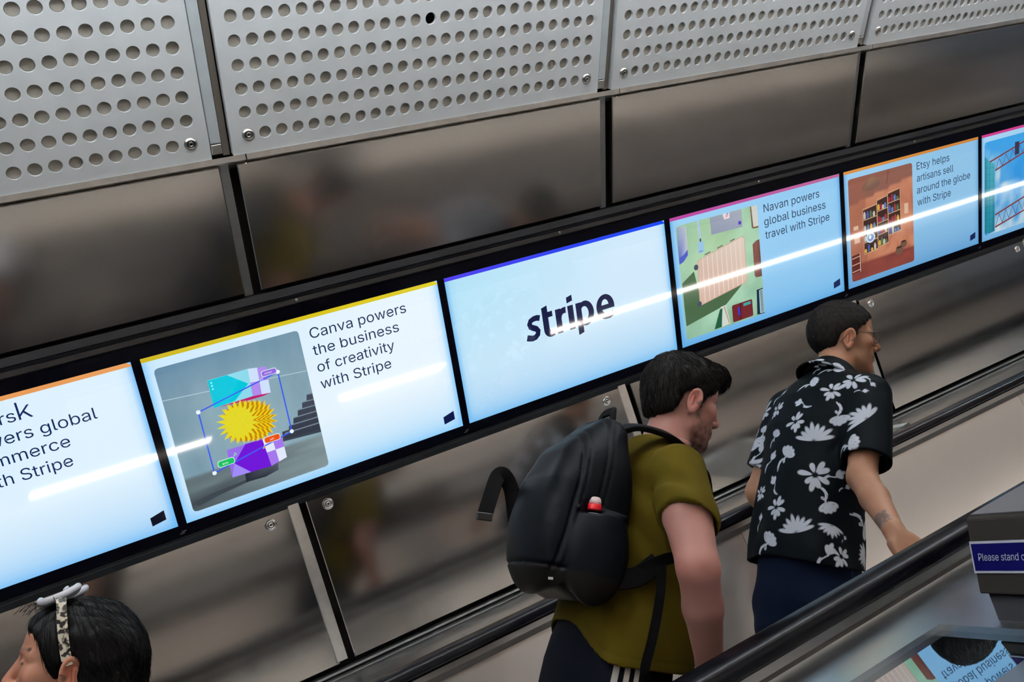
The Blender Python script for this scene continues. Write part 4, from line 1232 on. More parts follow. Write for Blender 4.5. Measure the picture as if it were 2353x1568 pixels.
def hand_sdf(p, w, fwd, palmn, side, curl=0.5, sc=0.93, spread=0.12):
    """hand from wrist w; fwd along the palm, palmn out of the palm, side +1 when the thumb lies on fwd x palmn"""
    F = A3(*fwd); F = F/np.linalg.norm(F); N = A3(*palmn); N = N-F*(N@F); N = N/np.linalg.norm(N)
    S = np.cross(F, N)*side                    # toward the thumb
    w = A3(*w)
    pt = lambda f, s, n: w+(F*f+S*s+N*n)*sc
    R = np.stack([F, S, N], 1)
    d = rbox(p, pt(0.052, -0.002, 0.0), (0.046*sc, 0.040*sc, 0.0135*sc), 0.0125*sc, R)
    d = nsmin(d, cone(p, pt(-0.02, 0, 0), pt(0.03, 0, 0), 0.026*sc, 0.024*sc), 0.02)
    d = nsmin(d, cone(p, pt(0.020, 0.024, 0.010), pt(0.052, 0.036, 0.012), 0.017*sc, 0.013*sc), 0.012)
    fing = [(0.030, 0.040, 0.024, 0.020, 0.0088), (0.0095, 0.045, 0.028, 0.021, 0.0090), (-0.0115, 0.041, 0.026, 0.020, 0.0085), (-0.031, 0.032, 0.020, 0.018, 0.0076)]
    for i, (s, l1, l2, l3, r) in enumerate(fing):
        a = pt(0.092-abs(s-0.008)*0.16, s, 0.001); ang = 0.25+curl*(0.9+0.10*i); sp = (s-0.0)*spread*8
        pos = a
        for L, k in ((l1, 1.0), (l2, 2.1), (l3, 2.9)):
            th = ang*k*0.62
            q = pos+(F*math.cos(th)+N*math.sin(th)+S*sp*0.25*math.cos(th))*L*sc
            d = nsmin(d, cone(p, pos, q, r*sc*(1.0 if k < 2 else 0.92), r*sc*0.9), 0.004)
            pos = q
    th0 = pt(0.030, 0.036, 0.010); th1 = pt(0.060, 0.056, 0.022+0.012*curl); th2 = pt(0.088, 0.060-0.012*curl, 0.030+0.02*curl)
    d = nsmin(d, cone(p, th0, th1, 0.0125*sc, 0.0105*sc), 0.008)
    d = nsmin(d, cone(p, th1, th2, 0.0105*sc, 0.0085*sc), 0.004)
    return d
def shoe_sdf(p, heel, toe_dir, sc=0.93):
    T = A3(*toe_dir); T = T/np.linalg.norm(T); h = A3(*heel)
    d = cone(p, h+T*0.03*sc+A3(0, 0, 0.035*sc), h+T*0.215*sc+A3(0, 0, 0.030*sc), 0.036*sc, 0.030*sc)
    d = nsmin(d, cone(p, h+T*0.12*sc+A3(0, 0, 0.040*sc), h+T*0.03*sc+A3(0, 0, 0.075*sc), 0.034*sc, 0.036*sc), 0.02)
    return np.maximum(d, h[2]-p[:, 2])
# ------------------------------------------------------------------ the man with the backpack
def sst(x): x = np.clip(x, 0, 1); return x*x*(3-2*x)
SKIN1 = srgb(156, 112, 102)
m1 = thing('person', 'man in olive T-shirt and dark trousers with white side stripes, looking down, wearing a backpack', 'person', (1.0, 1.86, Z0-1.02), 'people riding the escalator')
KS[0] = 1.045
H1 = Head((1.141, 1.785, 0.570), 0, 3, 1, 0.89, jaw=1.0, chin=-0.003)
sh1, up1, el1, wr1 = (1.032, 1.615, 0.364), (0.996, 1.515, 0.257), (0.990, 1.455, 0.150), (1.095, 1.545, -0.035)
sh1L, el1L, wr1L = (1.045, 1.968, 0.375), (1.060, 2.035, 0.130), (1.150, 2.000, -0.03)
LEGS1 = [((0.985, 1.700, -0.18), (0.960, 1.695, -0.57), (0.895, 1.695, -0.91)), ((0.985, 1.870, -0.18), (0.965, 1.872, -0.57), (0.905, 1.872, -0.91))]
NECK1 = [H1.out((-0.022, 0, -0.050)), (1.085, 1.785, 0.395)]
TOR1 = [(.470, 1.078, 1.785, .060, .055), (.440, 1.070, 1.785, .100, .066), (.405, 1.060, 1.785, .158, .082), (.360, 1.052, 1.785, .184, .098), (.28, 1.046, 1.785, .188, .112), (.18, 1.036, 1.785, .178, .118),
        (.08, 1.026, 1.785, .178, .128), (.0, 1.012, 1.785, .182, .132), (-.06, 1.0, 1.785, .188, .134), (-.10, .995, 1.785, .188, .134)]
def body1(p):
    d = chain(p, NECK1, [0.054, 0.066])
    d = nsmin(d, loft(p, [(z, x, y, a-0.014-0.03*(z < 0.1), b-0.014-0.03*(z < 0.1)) for z, x, y, a, b in TOR1]), 0.03)
    d = nsmin(d, cone(p, sh1, up1, 0.054, 0.0500), 0.02)
    d = nsmin(d, cone(p, up1, el1, 0.0500, 0.0400), 0.012)
    f = nsmin(cone(p, el1, tuple(A3(*el1)*0.62+A3(*wr1)*0.38), 0.0400, 0.0385), cone(p, tuple(A3(*el1)*0.62+A3(*wr1)*0.38), wr1, 0.0385, 0.0255), 0.012)
    d = nsmin(d, f, 0.014)
    d = nsmin(d, hand_sdf(p, wr1, (0.40, 0.05, -0.80), (0.1, -0.9, 0.0), -1, curl=0.35, sc=0.9), 0.010)
    d = nsmin(d, chain(p, [sh1L, el1L, wr1L], [0.054, 0.040, 0.026]), 0.014)
    d = nsmin(d, hand_sdf(p, wr1L, (0.45, -0.05, -0.80), (0.1, -0.9, 0.0), 1, curl=0.5, sc=0.9), 0.010)
    for L in LEGS1: d = nsmin(d, chain(p, L, [0.072, 0.050, 0.036]), 0.02)
    return np.minimum(d, loft(p, [(-0.04, 1.0, 1.785, .125, .085), (-.2, .99, 1.785, .125, .085)]))
def skin1(v):
    c = H1.tint(v, SKIN1, beard=0.92, hairc=(0.030, 0.016, 0.010))
    red = bump01(np.abs(v[:, 2]-0.14), 0.06)*(v[:, 1] < 1.5)
    return lerpc(c, A3(*SKIN1)*A3(1.02, 0.80, 0.76), 0.5*red)
zcut = 0.455
soft('body', lambda p: np.maximum(body1(p), p[:, 2]-0.465), (0.80, 1.35, -1.0), (1.30, 2.15, 0.48), 0.0045, M_skin, m1, {'tint': skin1},
     extra=(lambda p: np.maximum(nsmin(H1.sdf(p), chain(p, NECK1, [0.052, 0.066]), 0.022), 0.440-p[:, 2]), (1.00, 1.65, 0.42), (1.30, 1.92, 0.74), 0.0021))

def shirt1(p):
    d = loft(p, TOR1)
    d = nsmin(d, ellip(p, (1.075, 1.72, 0.02), (0.085, 0.11, 0.11)), 0.05)             # loose front
    cuff = A3(0.9915, 1.496, 0.234)
    s = nsmin(cone(p, sh1, up1, 0.058, 0.0590), cone(p, up1, tuple(cuff*1.0), 0.0590, 0.0575), 0.02)
    ax = A3(*up1)-A3(*sh1); ax /= np.linalg.norm(ax)
    hn = ax+A3(-0.35, 0.05, -0.12); hn /= np.linalg.norm(hn)
    hem = (p-cuff)@hn
    s = np.where(hem > 0, np.maximum(s, hem), s)
    d = nsmin(d, s, 0.030)
    cuffL = A3(1.058, 2.030, 0.215)
    sL = cone(p, sh1L, tuple(cuffL), 0.060, 0.062); axL = cuffL-A3(*sh1L); axL /= np.linalg.norm(axL)
    hemL = (p-cuffL)@axL
    d = nsmin(d, np.where(hemL > 0, np.maximum(sL, hemL), sL), 0.030)
    # folds: along the side under the arm, drapes near the hem
    low = sst((0.22-p[:, 2])/0.25)
    d = d+0.0050*low*wob(p, 26, 26, 9, 1.0)+0.0045*low*np.sin((p[:, 0]*0.8-p[:, 1]*0.9)*52+p[:, 2]*30)*sst((1.72-p[:, 1])/0.1)
    pull = np.exp(-((p[:, 0]-0.99+(p[:, 2]-0.2)*0.25)/0.05)**2)*np.exp(-((p[:, 2]-0.20)/0.13)**2)
    d = d+0.006*pull*np.sin(p[:, 0]*85+p[:, 2]*62)
    d = d+0.0016*wob(p, 40, 40, 40, 4.0)+0.0025*np.sin((p[:, 2]*0.9+p[:, 0]*0.5)*75)*np.exp(-((hem+0.05)/0.05)**2)*(p[:, 1] < 1.60)
    seam = (p-A3(1.03, 1.636, 0.35))@A3(-0.10, -0.92, 0.36)
    d = d+0.0022*np.exp(-(seam/0.003)**2)*(p[:, 2] > 0.24)*(p[:, 1] < 1.7)
    zh = -0.052+0.075*sst((0.985-p[:, 0])/0.10)*sst((p[:, 1]-1.60)/0.18)
    d = d+0.0012*np.exp(-((p[:, 2]-zh-0.018)/0.0028)**2)
    d0 = d
    d = np.maximum(d, zh-p[:, 2])
    d = np.maximum(d, -np.maximum(d0+0.006, p[:, 2]-(zh+0.05)))
    # hollow cuffs, wide enough for the arm
    armc = cone(p, up1, tuple(cuff+(cuff-A3(*up1))), 0.0520, 0.0520)
    d = np.maximum(d, -np.maximum(armc, -hem-0.035))
    armL = cone(p, tuple(cuffL-axL*0.05), tuple(cuffL+axL*0.05), 0.056, 0.056)
    d = np.maximum(d, -np.maximum(armL, -hemL-0.035))
    top = p[:, 2]-(0.455+0.14*(1.085-p[:, 0])*0.9)
    return nsmax(d, top, 0.004)
M_olive = mat('olive cotton jersey', srgb(70, 59, 14), rough=0.9, spec=0.05, bump=0.12, bscale=900, var=0.05, vscale=12)
soft('t_shirt', shirt1, (0.82, 1.38, -0.13), (1.24, 2.12, 0.50), 0.0036, M_olive, m1)
# ribbed collar
def collar1(p):
    c = A3(1.084, 1.785, 0.437); q = p-c; q = q@RyM(math.radians(-20))
    r = np.sqrt((q[:, 0]/0.064)**2+(q[:, 1]/0.067)**2)
    return np.sqrt(((r-1)*0.066)**2+(q[:, 2]*0.42)**2)-0.0052
soft('collar', collar1, (0.99, 1.69, 0.37), (1.18, 1.88, 0.51), 0.0025, M_olive, m1)

def pants1(p):
    d = loft(p, [(.045, 1.014, 1.785, .160, .112), (-.01, 1.002, 1.785, .166, .118), (-.06, .996, 1.785, .168, .124), (-.14, .996, 1.785, .168, .126), (-.22, .994, 1.785, .162, .116)])
    for yy in (1.70, 1.87): d = nsmin(d, sphere(p, (0.985, yy, -0.13), 0.082), 0.04)
    for L in LEGS1: d = nsmin(d, chain(p, [L[0], L[1], (L[2][0], L[2][1], -0.85)], [0.094, 0.074, 0.062]), 0.03)
    d = d+0.004*wob(p, 22, 22, 14, 2.0)+0.003*np.exp(-((p[:, 2]+0.17+0.4*(p[:, 0]-0.95))/0.02)**2)
    return np.maximum(d, -0.945-p[:, 2])
def stripe1(v):
    """signed distance to three side stripes"""
    x = v[:, 0]-(0.952+(v[:, 2]+0.06)*0.20)
    d = np.minimum(np.minimum(np.abs(x+0.020), np.abs(x)), np.abs(x-0.020))-0.0052
    return np.where((v[:, 1] < 1.67), d, 0.05)
M_pants1 = mat('dark track trousers', (0.003, 0.004, 0.008), rough=0.7, spec=0.06, bump=0.05, bscale=500)
def two_tone(m, attr, col2, edge=0.0006, rough2=None):
    """second colour where the attribute (a signed distance in metres) is negative"""
    nt = m.node_tree; b = nt.nodes['Principled BSDF']
    at = nt.nodes.new('ShaderNodeAttribute'); at.attribute_name = attr
    mr = nt.nodes.new('ShaderNodeMapRange'); mr.inputs['From Min'].default_value = edge; mr.inputs['From Max'].default_value = -edge
    nt.links.new(at.outputs['Fac'], mr.inputs['Value'])
    mx = nt.nodes.new('ShaderNodeMix'); mx.data_type = 'RGBA'
    c0 = b.inputs['Base Color']
    if c0.is_linked: nt.links.new(c0.links[0].from_socket, mx.inputs['A'])
    else: mx.inputs['A'].default_value = c0.default_value
    mx.inputs['B'].default_value = (*col2, 1)
    nt.links.new(mr.outputs[0], mx.inputs['Factor'])
    nt.links.new(mx.outputs['Result'], c0)
two_tone(M_pants1, 'stripe', srgb(176, 172, 166))
soft('trousers', pants1, (0.74, 1.55, -0.96), (1.16, 2.02, 0.055), 0.005, M_pants1, m1, {'stripe': stripe1})
M_shoe = mat('white trainers', (0.55, 0.55, 0.54), rough=0.6)
M_shoed = mat('black shoes', (0.02, 0.02, 0.02), rough=0.5)
for x, y in ((0.86, 1.695), (0.87, 1.872)):
    soft('shoe', lambda p, x=x, y=y: shoe_sdf(p, (x, y, -0.976), (1, 0, 0)), (x-0.06, y-0.07, -0.99), (x+0.28, y+0.07, -0.82), 0.005, M_shoe, m1)
# hair
HP1 = [(.132, .088), (.117, .119), (.07, .137), (.01, .144), (-.042, .136), (-.087, .100), (-.112, .050), (-.117, .002), (-.112, -.040), (-.106, -.078), (-.094, -.066), (-.064, -.046), (-.052, -.018), (-.040, .010), (-.020, .020), (-.004, .012), (.000, -.016), (.013, -.018), (.026, .010), (.050, .026), (.072, .060), (.094, .078), (.116, .056), (.128, .070)]
def hair1(p):
    q = H1.loc(p)
    vol = ellip(q, (-0.006, 0, 0.040), (0.126, 0.086, 0.103))
    vol = nsmin(vol, ellip(q, (-0.050, 0, -0.012), (0.066, 0.074, 0.080)), 0.02)
    vol = nsmin(vol, ellip(q, (0.080, 0, 0.092), (0.052, 0.060, 0.036)), 0.03)
    a = np.abs(q[:, 1])
    skull = H1.sdf_local(q, False)
    pol = poly2(q[:, 0], q[:, 2]+0.35*np.clip(a-0.055, 0, 1)*(q[:, 2] > 0.07)*(q[:, 0] > 0.03), HP1)-0.016*np.maximum(sst((-0.05-q[:, 0])/0.03)*sst((q[:, 2]+0.06)/0.03), sst((q[:, 2]-0.06)/0.03)*sst((0.06-q[:, 0])/0.05))
    d = nsmax(nsmax(vol, pol, 0.012), skull-0.024-0.022*np.clip((q[:, 2]-0.03)/0.06, 0, 1), 0.01)
    d = np.minimum(d, nsmax(skull-0.007, pol, 0.004))
    th = np.arctan2(q[:, 2]-0.02, q[:, 0]+0.02)
    st = np.sin(a*320+3*np.sin(th*4)+wob(q, 60, 60, 60)*2)*np.sin(th*9+a*60+1.7*wob(q, 40, 40, 40, 3))
    tuft = wob(q, 120, 150, 110, 7.0)
    d = d+0.0007*st+0.0016*tuft*np.clip((q[:, 2]-0.0)/0.08+0.3, 0.3, 1)+0.0020*wob(q, 240, 300, 90, 2.0)
    return d*H1.sc
h_ = soft('hair', hair1, (1.00, 1.66, 0.46), (1.30, 1.91, 0.74), 0.0021, M_hair, m1, relax=1)
def comb(H, whorl, fwd, down):
    def fl(p, g):
        q = H.loc(p); f = q-A3(*whorl); f /= np.linalg.norm(f, axis=1)[:, None]+1e-6
        f = f+A3(fwd, 0, -down); return f@H.R.T
    return fl
strands(h_, hair1, 5200, 0.020, comb(H1, (-0.06, 0.0, 0.12), 0.25, 0.45), r=0.00075, lift=0.7, seed=3, mat_=M_hair)

# ------------------------------------------------------------------ his backpack
bp = thing('backpack', 'black backpack with side pocket and loose waist strap, worn by the man in olive', 'bag', (0.90, 1.845, Z0+0.06))
PKP = [(.950, .440), (.925, .470), (.892, .474), (.846, .440), (.792, .380), (.763, .312), (.750, .213), (.757, .125), (.792, .080), (.858, .058), (.925, .072), (.955, .13), (.965, .30)]
def pack(p):
    y = p[:, 1]-1.765
    w = 0.142-0.030*sst((p[:, 2]-0.30)/0.18)
    d = nsmax(poly2(p[:, 0], p[:, 2], PKP), np.abs(y)-w, 0.075)+0.006
    x2 = p[:, 0]-0.17*(p[:, 2]-0.25)
    # front compartment stands proud of the main body
    d = nsmin(d, ellip(p, (0.785, 1.765, 0.19), (0.050, 0.118, 0.125)), 0.02)
    for gx, gw, gd in ((0.801, 0.0035, 0.0050), (0.815, 0.0022, 0.0030), (0.852, 0.0030, 0.0040), (0.866, 0.0022, 0.0026)):
        d = d+gd*np.exp(-((x2-gx)/gw)**2)*sst((p[:, 2]-0.10)/0.03)
    zs = 0.118-0.10*(p[:, 0]-0.85)
    d = d+0.0042*np.exp(-((p[:, 2]-zs)/0.003)**2)
    # side pocket with a bound upper edge
    pk = ellip(p, (0.868, 1.640, 0.165), (0.070, 0.042, 0.110))
    pk = nsmax(pk, p[:, 2]-(0.243-0.12*(p[:, 0]-0.868)), 0.006)
    d = nsmin(d, pk, 0.008)
    e = cone(p, (0.812, 1.628, 0.246), (0.918, 1.622, 0.240), 0.0062, 0.0062)
    d = nsmin(d, e, 0.006)
    sl = ellip(p, (0.838, 1.622, 0.245), (0.026, 0.016, 0.026)); d = nsmax(d, -np.maximum(sl, -(p[:, 2]-0.238)), 0.006)
    d = d+0.0030*wob(p, 30, 30, 26, 3.0)+0.0030*np.sin(p[:, 2]*46+p[:, 0]*30)*sst((p[:, 2]-0.30)/0.1)*0.8
    return d
def packtint(v):
    c = np.repeat(A3(0.0035, 0.0045, 0.0065)[None], len(v), 0)
    zs = 0.118-0.10*(v[:, 0]-0.85)
    c = lerpc(c, (0.010, 0.009, 0.0085), sst((zs-v[:, 2])/0.004))
    return c
M_pack = tint_mat('black pack cloth', 0.45, 0.10, bump=0.10, bscale=700)
soft('main_bag', pack, (0.70, 1.56, 0.02), (1.0, 1.95, 0.51), 0.0032, M_pack, bp, {'tint': packtint})
M_web = mat('black webbing', (0.002, 0.002, 0.0025), rough=0.6, spec=0.08, bump=0.2, bscale=800)
M_buck = mat('black plastic buckle', (0.008, 0.008, 0.009), rough=0.25, spec=0.5)
def V_(x, y, z): return Vector((x*KS[0], y*KS[0], z*KS[0]+Z0))
def catmull(pts, n=6):
    P = [Vector(p) for p in pts]; out = []
    for i in range(len(P)-1):
        p0, p1, p2, p3 = P[max(i-1, 0)], P[i], P[i+1], P[min(i+2, len(P)-1)]
        for k in range(n):
            t = k/n
            out.append(0.5*((2*p1)+(p2-p0)*t+(2*p0-5*p1+4*p2-p3)*t*t+(3*p1-p0-3*p2+p3)*t**3))
    out.append(P[-1]); return out
def strap(name, pts, w, h, ups, m=None, n=6):
    b = MB(); pp = catmull([V_(*q) for q in pts], n)
    if isinstance(ups, list):
        U = catmull([Vector(u) for u in ups], n); b.tube(pp, 0, flat=(w, h), up=U)
    else: b.tube(pp, 0, flat=(w, h), up=ups)
    return b.build(name, m or M_web, bp, bevel=min(h*0.6, 0.003))
# padded shoulder straps (near and far), over the shoulder, down the chest and back under the arm
for nm, sg in (('near', -1), ('far', 1)):
    yy = lambda q: 1.785+sg*q
    strap('shoulder_strap', [(0.925, yy(0.085), 0.440), (0.960, yy(0.092), 0.456), (1.010, yy(0.100), 0.456), (1.060, yy(0.104), 0.446), (1.112, yy(0.104), 0.412), (1.148, yy(0.100), 0.380), (1.162, yy(0.100), 0.300), (1.152, yy(0.120), 0.215)],
          0.026, 0.0065, [(-0.3, sg*0.2, 1), (-0.1, sg*0.3, 1), (0.05, sg*0.4, 1), (0.4, sg*0.5, 1), (0.9, sg*0.5, 0.6), (1, sg*0.3, 0.1), (1, sg*0.3, 0), (0.9, sg*0.6, -0.2)])
    strap('lower_strap', [(1.152, yy(0.120), 0.215), (1.11, yy(0.170), 0.200), (1.04, yy(0.195), 0.182), (0.985, yy(0.190), 0.160), (0.935, yy(0.150), 0.118)], 0.0125, 0.0016, [(0.9, sg*0.6, -0.2), (0.5, sg*1.0, 0.1), (0, sg*1.0, 0), (-0.2, sg*1, 0), (-0.4, sg*1, 0)])
strap('strap_anchor', [(0.915, 1.630, 0.115), (0.955, 1.615, 0.128), (0.990, 1.598, 0.162)], 0.022, 0.003, (-0.3, -1, 0.2))
strap('loose_webbing', [(0.995, 1.594, 0.168), (0.992, 1.585, 0.10), (0.982, 1.583, 0.02), (0.968, 1.582, -0.05), (0.978, 1.582, -0.066)], 0.010, 0.0014, (-0.4, -1, 0.0))
strap('waist_strap', [(0.775, 1.872, 0.225), (0.757, 1.874, 0.290), (0.735, 1.876, 0.322), (0.720, 1.878, 0.318), (0.710, 1.876, 0.280), (0.700, 1.874, 0.228)], 0.0185, 0.0018, (-0.45, -0.85, 0.0))
b = MB(); c = V_(0.6985, 1.873, 0.222)
b.box(lambda a, y, u: c+Vector((0.85*a-0.3*u*0.2, -0.45*a-y*0.5, u)), -0.020, 0.020, -0.008, 0.008, -0.010, 0.010); b.build('buckle', M_buck, bp, bevel=0.003)
b = MB(); b.tube(catmull([V_(0.925, 1.735, 0.455), V_(0.930, 1.745, 0.492), V_(0.938, 1.765, 0.500), V_(0.930, 1.795, 0.492), V_(0.925, 1.805, 0.455)], 6), 0, flat=(0.010, 0.003), up=(-1, 0, 0.3)); b.build('grab_handle', M_web, bp)
b = MB()
b.box(lambda a, y, u: V_(0.772+a*0.35, 1.645-a*0.8+y, 0.098+u), -0.007, 0.007, -0.002, 0.0, -0.0025, 0.0025); b.build('maker_tab', mat('pale woven tab', srgb(176, 180, 178), rough=0.7), bp)
wb = thing('water_bottle', 'small bottle with white cap and red collar in the backpack side pocket', 'bottle', (0.886, 1.705, Z0+0.10))
b = MB(); b.lathe(V_(0.848, 1.632, 0.090), (0, 0, 1), [(0.013, 0), (0.0155, 0.004), (0.0155, 0.150), (0.014, 0.156)], 20); b.build('bottle_body', mat('clear bottle plastic', (0.5, 0.52, 0.55), rough=0.2), wb)
b = MB(); b.lathe(V_(0.848, 1.632, 0.246), (0, 0, 1), [(0.0150, 0), (0.0155, 0.002), (0.0152, 0.0125), (0.0140, 0.0135)], 24); b.build('red_collar', mat('red plastic', srgb(196, 20, 34), rough=0.35), wb)
b = MB(); b.lathe(V_(0.848, 1.632, 0.2590), (0, 0, 1), [(0.0138, 0), (0.0135, 0.007), (0.0115, 0.0125), (0.0085, 0.0150), (0.003, 0.0160)], 24); b.build('white_cap', mat('white plastic', srgb(222, 200, 202), rough=0.4), wb)

# ------------------------------------------------------------------ the man in the floral shirt
SKIN2 = srgb(146, 106, 82)
m2 = thing('person', 'man with glasses and short dark hair in black shirt with white flowers, right arm hanging', 'person', (1.82, 2.18, Z0-0.59), 'people riding the escalator')
KS[0] = 1.2
H2 = Head((1.718, 1.87, 0.903), -21, -9, 9, 0.835, jaw=0.92, nose=1.03)
sh2, el2, wr2 = (1.660, 1.715, 0.690), (1.580, 1.652, 0.452), (1.534, 1.498, 0.297)
sh2L, el2L, wr2L = (1.637, 2.006, 0.695), (1.590, 2.060, 0.450), (1.700, 2.040, 0.270)
LEGS2 = [((1.600, 1.780, .11), (1.655, 1.765, -.20), (1.535, 1.765, -.45)), ((1.600, 1.905, .11), (1.68, 1.92, -.19), (1.56, 1.92, -.45))]
NECK2 = [H2.out((-0.024, 0, -0.050)), (1.672, 1.868, 0.745)]
TOR2 = [(.800, 1.672, 1.868, .050, .048), (.775, 1.668, 1.868, .085, .062), (.750, 1.662, 1.868, .132, .076), (.705, 1.650, 1.868, .158, .096), (.62, 1.632, 1.868, .162, .110), (.50, 1.612, 1.866, .151, .112),
        (.38, 1.596, 1.862, .149, .114), (.28, 1.588, 1.856, .152, .120), (.20, 1.584, 1.852, .152, .120)]
def body2(p):
    d = chain(p, NECK2, [0.047, 0.056])
    d = nsmin(d, loft(p, [(z, x, y, a-0.016-0.035*(z < 0.45), b-0.016-0.025*(z < 0.45)) for z, x, y, a, b in TOR2]), 0.03)
    d = nsmin(d, chain(p, [sh2, el2], [0.045, 0.0345]), 0.02)
    mid = tuple(A3(*el2)*0.62+A3(*wr2)*0.38)
    d = nsmin(d, nsmin(cone(p, el2, mid, 0.0345, 0.0335), cone(p, mid, wr2, 0.0335, 0.0215), 0.012), 0.014)
    d = nsmin(d, hand_sdf(p, wr2, (0.22, -0.45, -0.80), (-0.1, -0.75, 0.25), -1, curl=0.55, sc=0.86), 0.010)
    d = nsmin(d, chain(p, [sh2L, el2L, wr2L], [0.045, 0.034, 0.022]), 0.014)
    d = nsmin(d, hand_sdf(p, wr2L, (0.5, -0.05, -0.75), (0.1, -0.9, 0.0), 1, curl=0.5, sc=0.86), 0.010)
    for L in LEGS2: d = nsmin(d, chain(p, L, [0.066, 0.048, 0.035]), 0.02)
    return np.minimum(d, loft(p, [(.26, 1.595, 1.85, .095, .075), (.1, 1.595, 1.845, .10, .08)]))
def skin2(v):
    c = H2.tint(v, SKIN2, beard=0.0, moust=0.55, brow=1.0, hairc=(0.030, 0.020, 0.014))
    p = H2.loc(v)
    st = np.clip((-0.05-p[:, 2])/0.03, 0, 1)*np.clip((p[:, 0]+0.0)/0.03, 0, 1)*(np.linalg.norm(p, axis=1) < 0.2)
    c = lerpc(c, A3(*SKIN2)*0.62, 0.28*st)
    # small tattoo above the wrist
    a, b_ = A3(*el2), A3(*wr2); t = ((v-a)@(b_-a))/((b_-a)@(b_-a))
    ln = np.abs(np.sin(t*150+v[:, 0]*140))
    w = (t > 0.72)*(t < 0.90)*(v[:, 0] < 1.530-0.010*(t-0.72))*(ln > 0.4)*(v[:, 1] < 1.62)
    return lerpc(c, (0.05, 0.05, 0.055), w*0.75)
soft('body', lambda p: np.maximum(body2(p), p[:, 2]-0.80), (1.24, 1.36, -0.74), (1.88, 2.2, 0.82), 0.0045, M_skin, m2, {'tint': skin2},
     extra=(lambda p: np.maximum(nsmin(H2.sdf(p), chain(p, NECK2, [0.046, 0.056]), 0.020), 0.770-p[:, 2]), (1.56, 1.74, 0.75), (1.88, 2.01, 1.06), 0.0020))
CUFF2 = (1.597, 1.660, 0.495)
def shirt2(p):
    d = loft(p, TOR2)
    s = cone(p, sh2, CUFF2, 0.058, 0.0585)
    ax = A3(*CUFF2)-A3(*sh2); ax /= np.linalg.norm(ax)
    s = nsmax(s, (p-A3(*CUFF2))@ax, 0.003)
    d = nsmin(d, s, 0.026)
    cL = (1.602, 2.046, 0.512); sL = cone(p, sh2L, cL, 0.057, 0.0585); aL = A3(*cL)-A3(*sh2L); aL /= np.linalg.norm(aL)
    sL = nsmax(sL, (p-A3(*cL))@aL, 0.003)
    d = nsmin(d, sL, 0.026)
    d = d+0.0045*wob(p, 20, 20, 8, 2.0)*sst((0.72-p[:, 2])/0.2)+0.0045*np.sin(p[:, 1]*48+p[:, 0]*30+p[:, 2]*10)*sst((0.60-p[:, 2])/0.3)
    d = d+0.004*np.exp(-(((p-A3(1.60, 1.725, 0.56))@A3(0.5, -0.5, -0.7))/0.010)**2)*np.exp(-(sphere(p, (1.60, 1.725, 0.56), 0)/0.06)**2)
    zh = 0.232+0.020*np.sin((p[:, 1]-1.70)*9)
    d0 = d
    d = np.maximum(d, zh-p[:, 2])
    d = np.maximum(d, -np.maximum(d0+0.006, p[:, 2]-(zh+0.07)))
    arm = cone(p, tuple(A3(*CUFF2)-ax*0.05), tuple(A3(*CUFF2)+ax*0.05), 0.051, 0.0525)
    d = np.maximum(d, -np.maximum(arm, -((p-A3(*CUFF2))@ax+0.05)))
    # neck opening
    nk = chain(p, [NECK2[0], (1.680, 1.868, 0.72)], [0.052, 0.058])
    d = np.maximum(d, -np.maximum(nk, 0.755-p[:, 2]))
    return np.maximum(d, p[:, 2]-0.795)
def collar2(p):
    c = A3(1.676, 1.868, 0.782); q = (p-c)@RyM(math.radians(24))
    r = np.sqrt((q[:, 0]/0.060)**2+(q[:, 1]/0.060)**2)
    stand = np.maximum(np.abs((r-1)*0.06+q[:, 2]*0.35)-0.0040, np.abs(q[:, 2])-0.028)
    fold = np.maximum(np.abs((r-1.14)*0.06+q[:, 2]*0.85)-0.0042, np.abs(q[:, 2]+0.004)-0.024)
    return nsmin(stand, fold, 0.01)
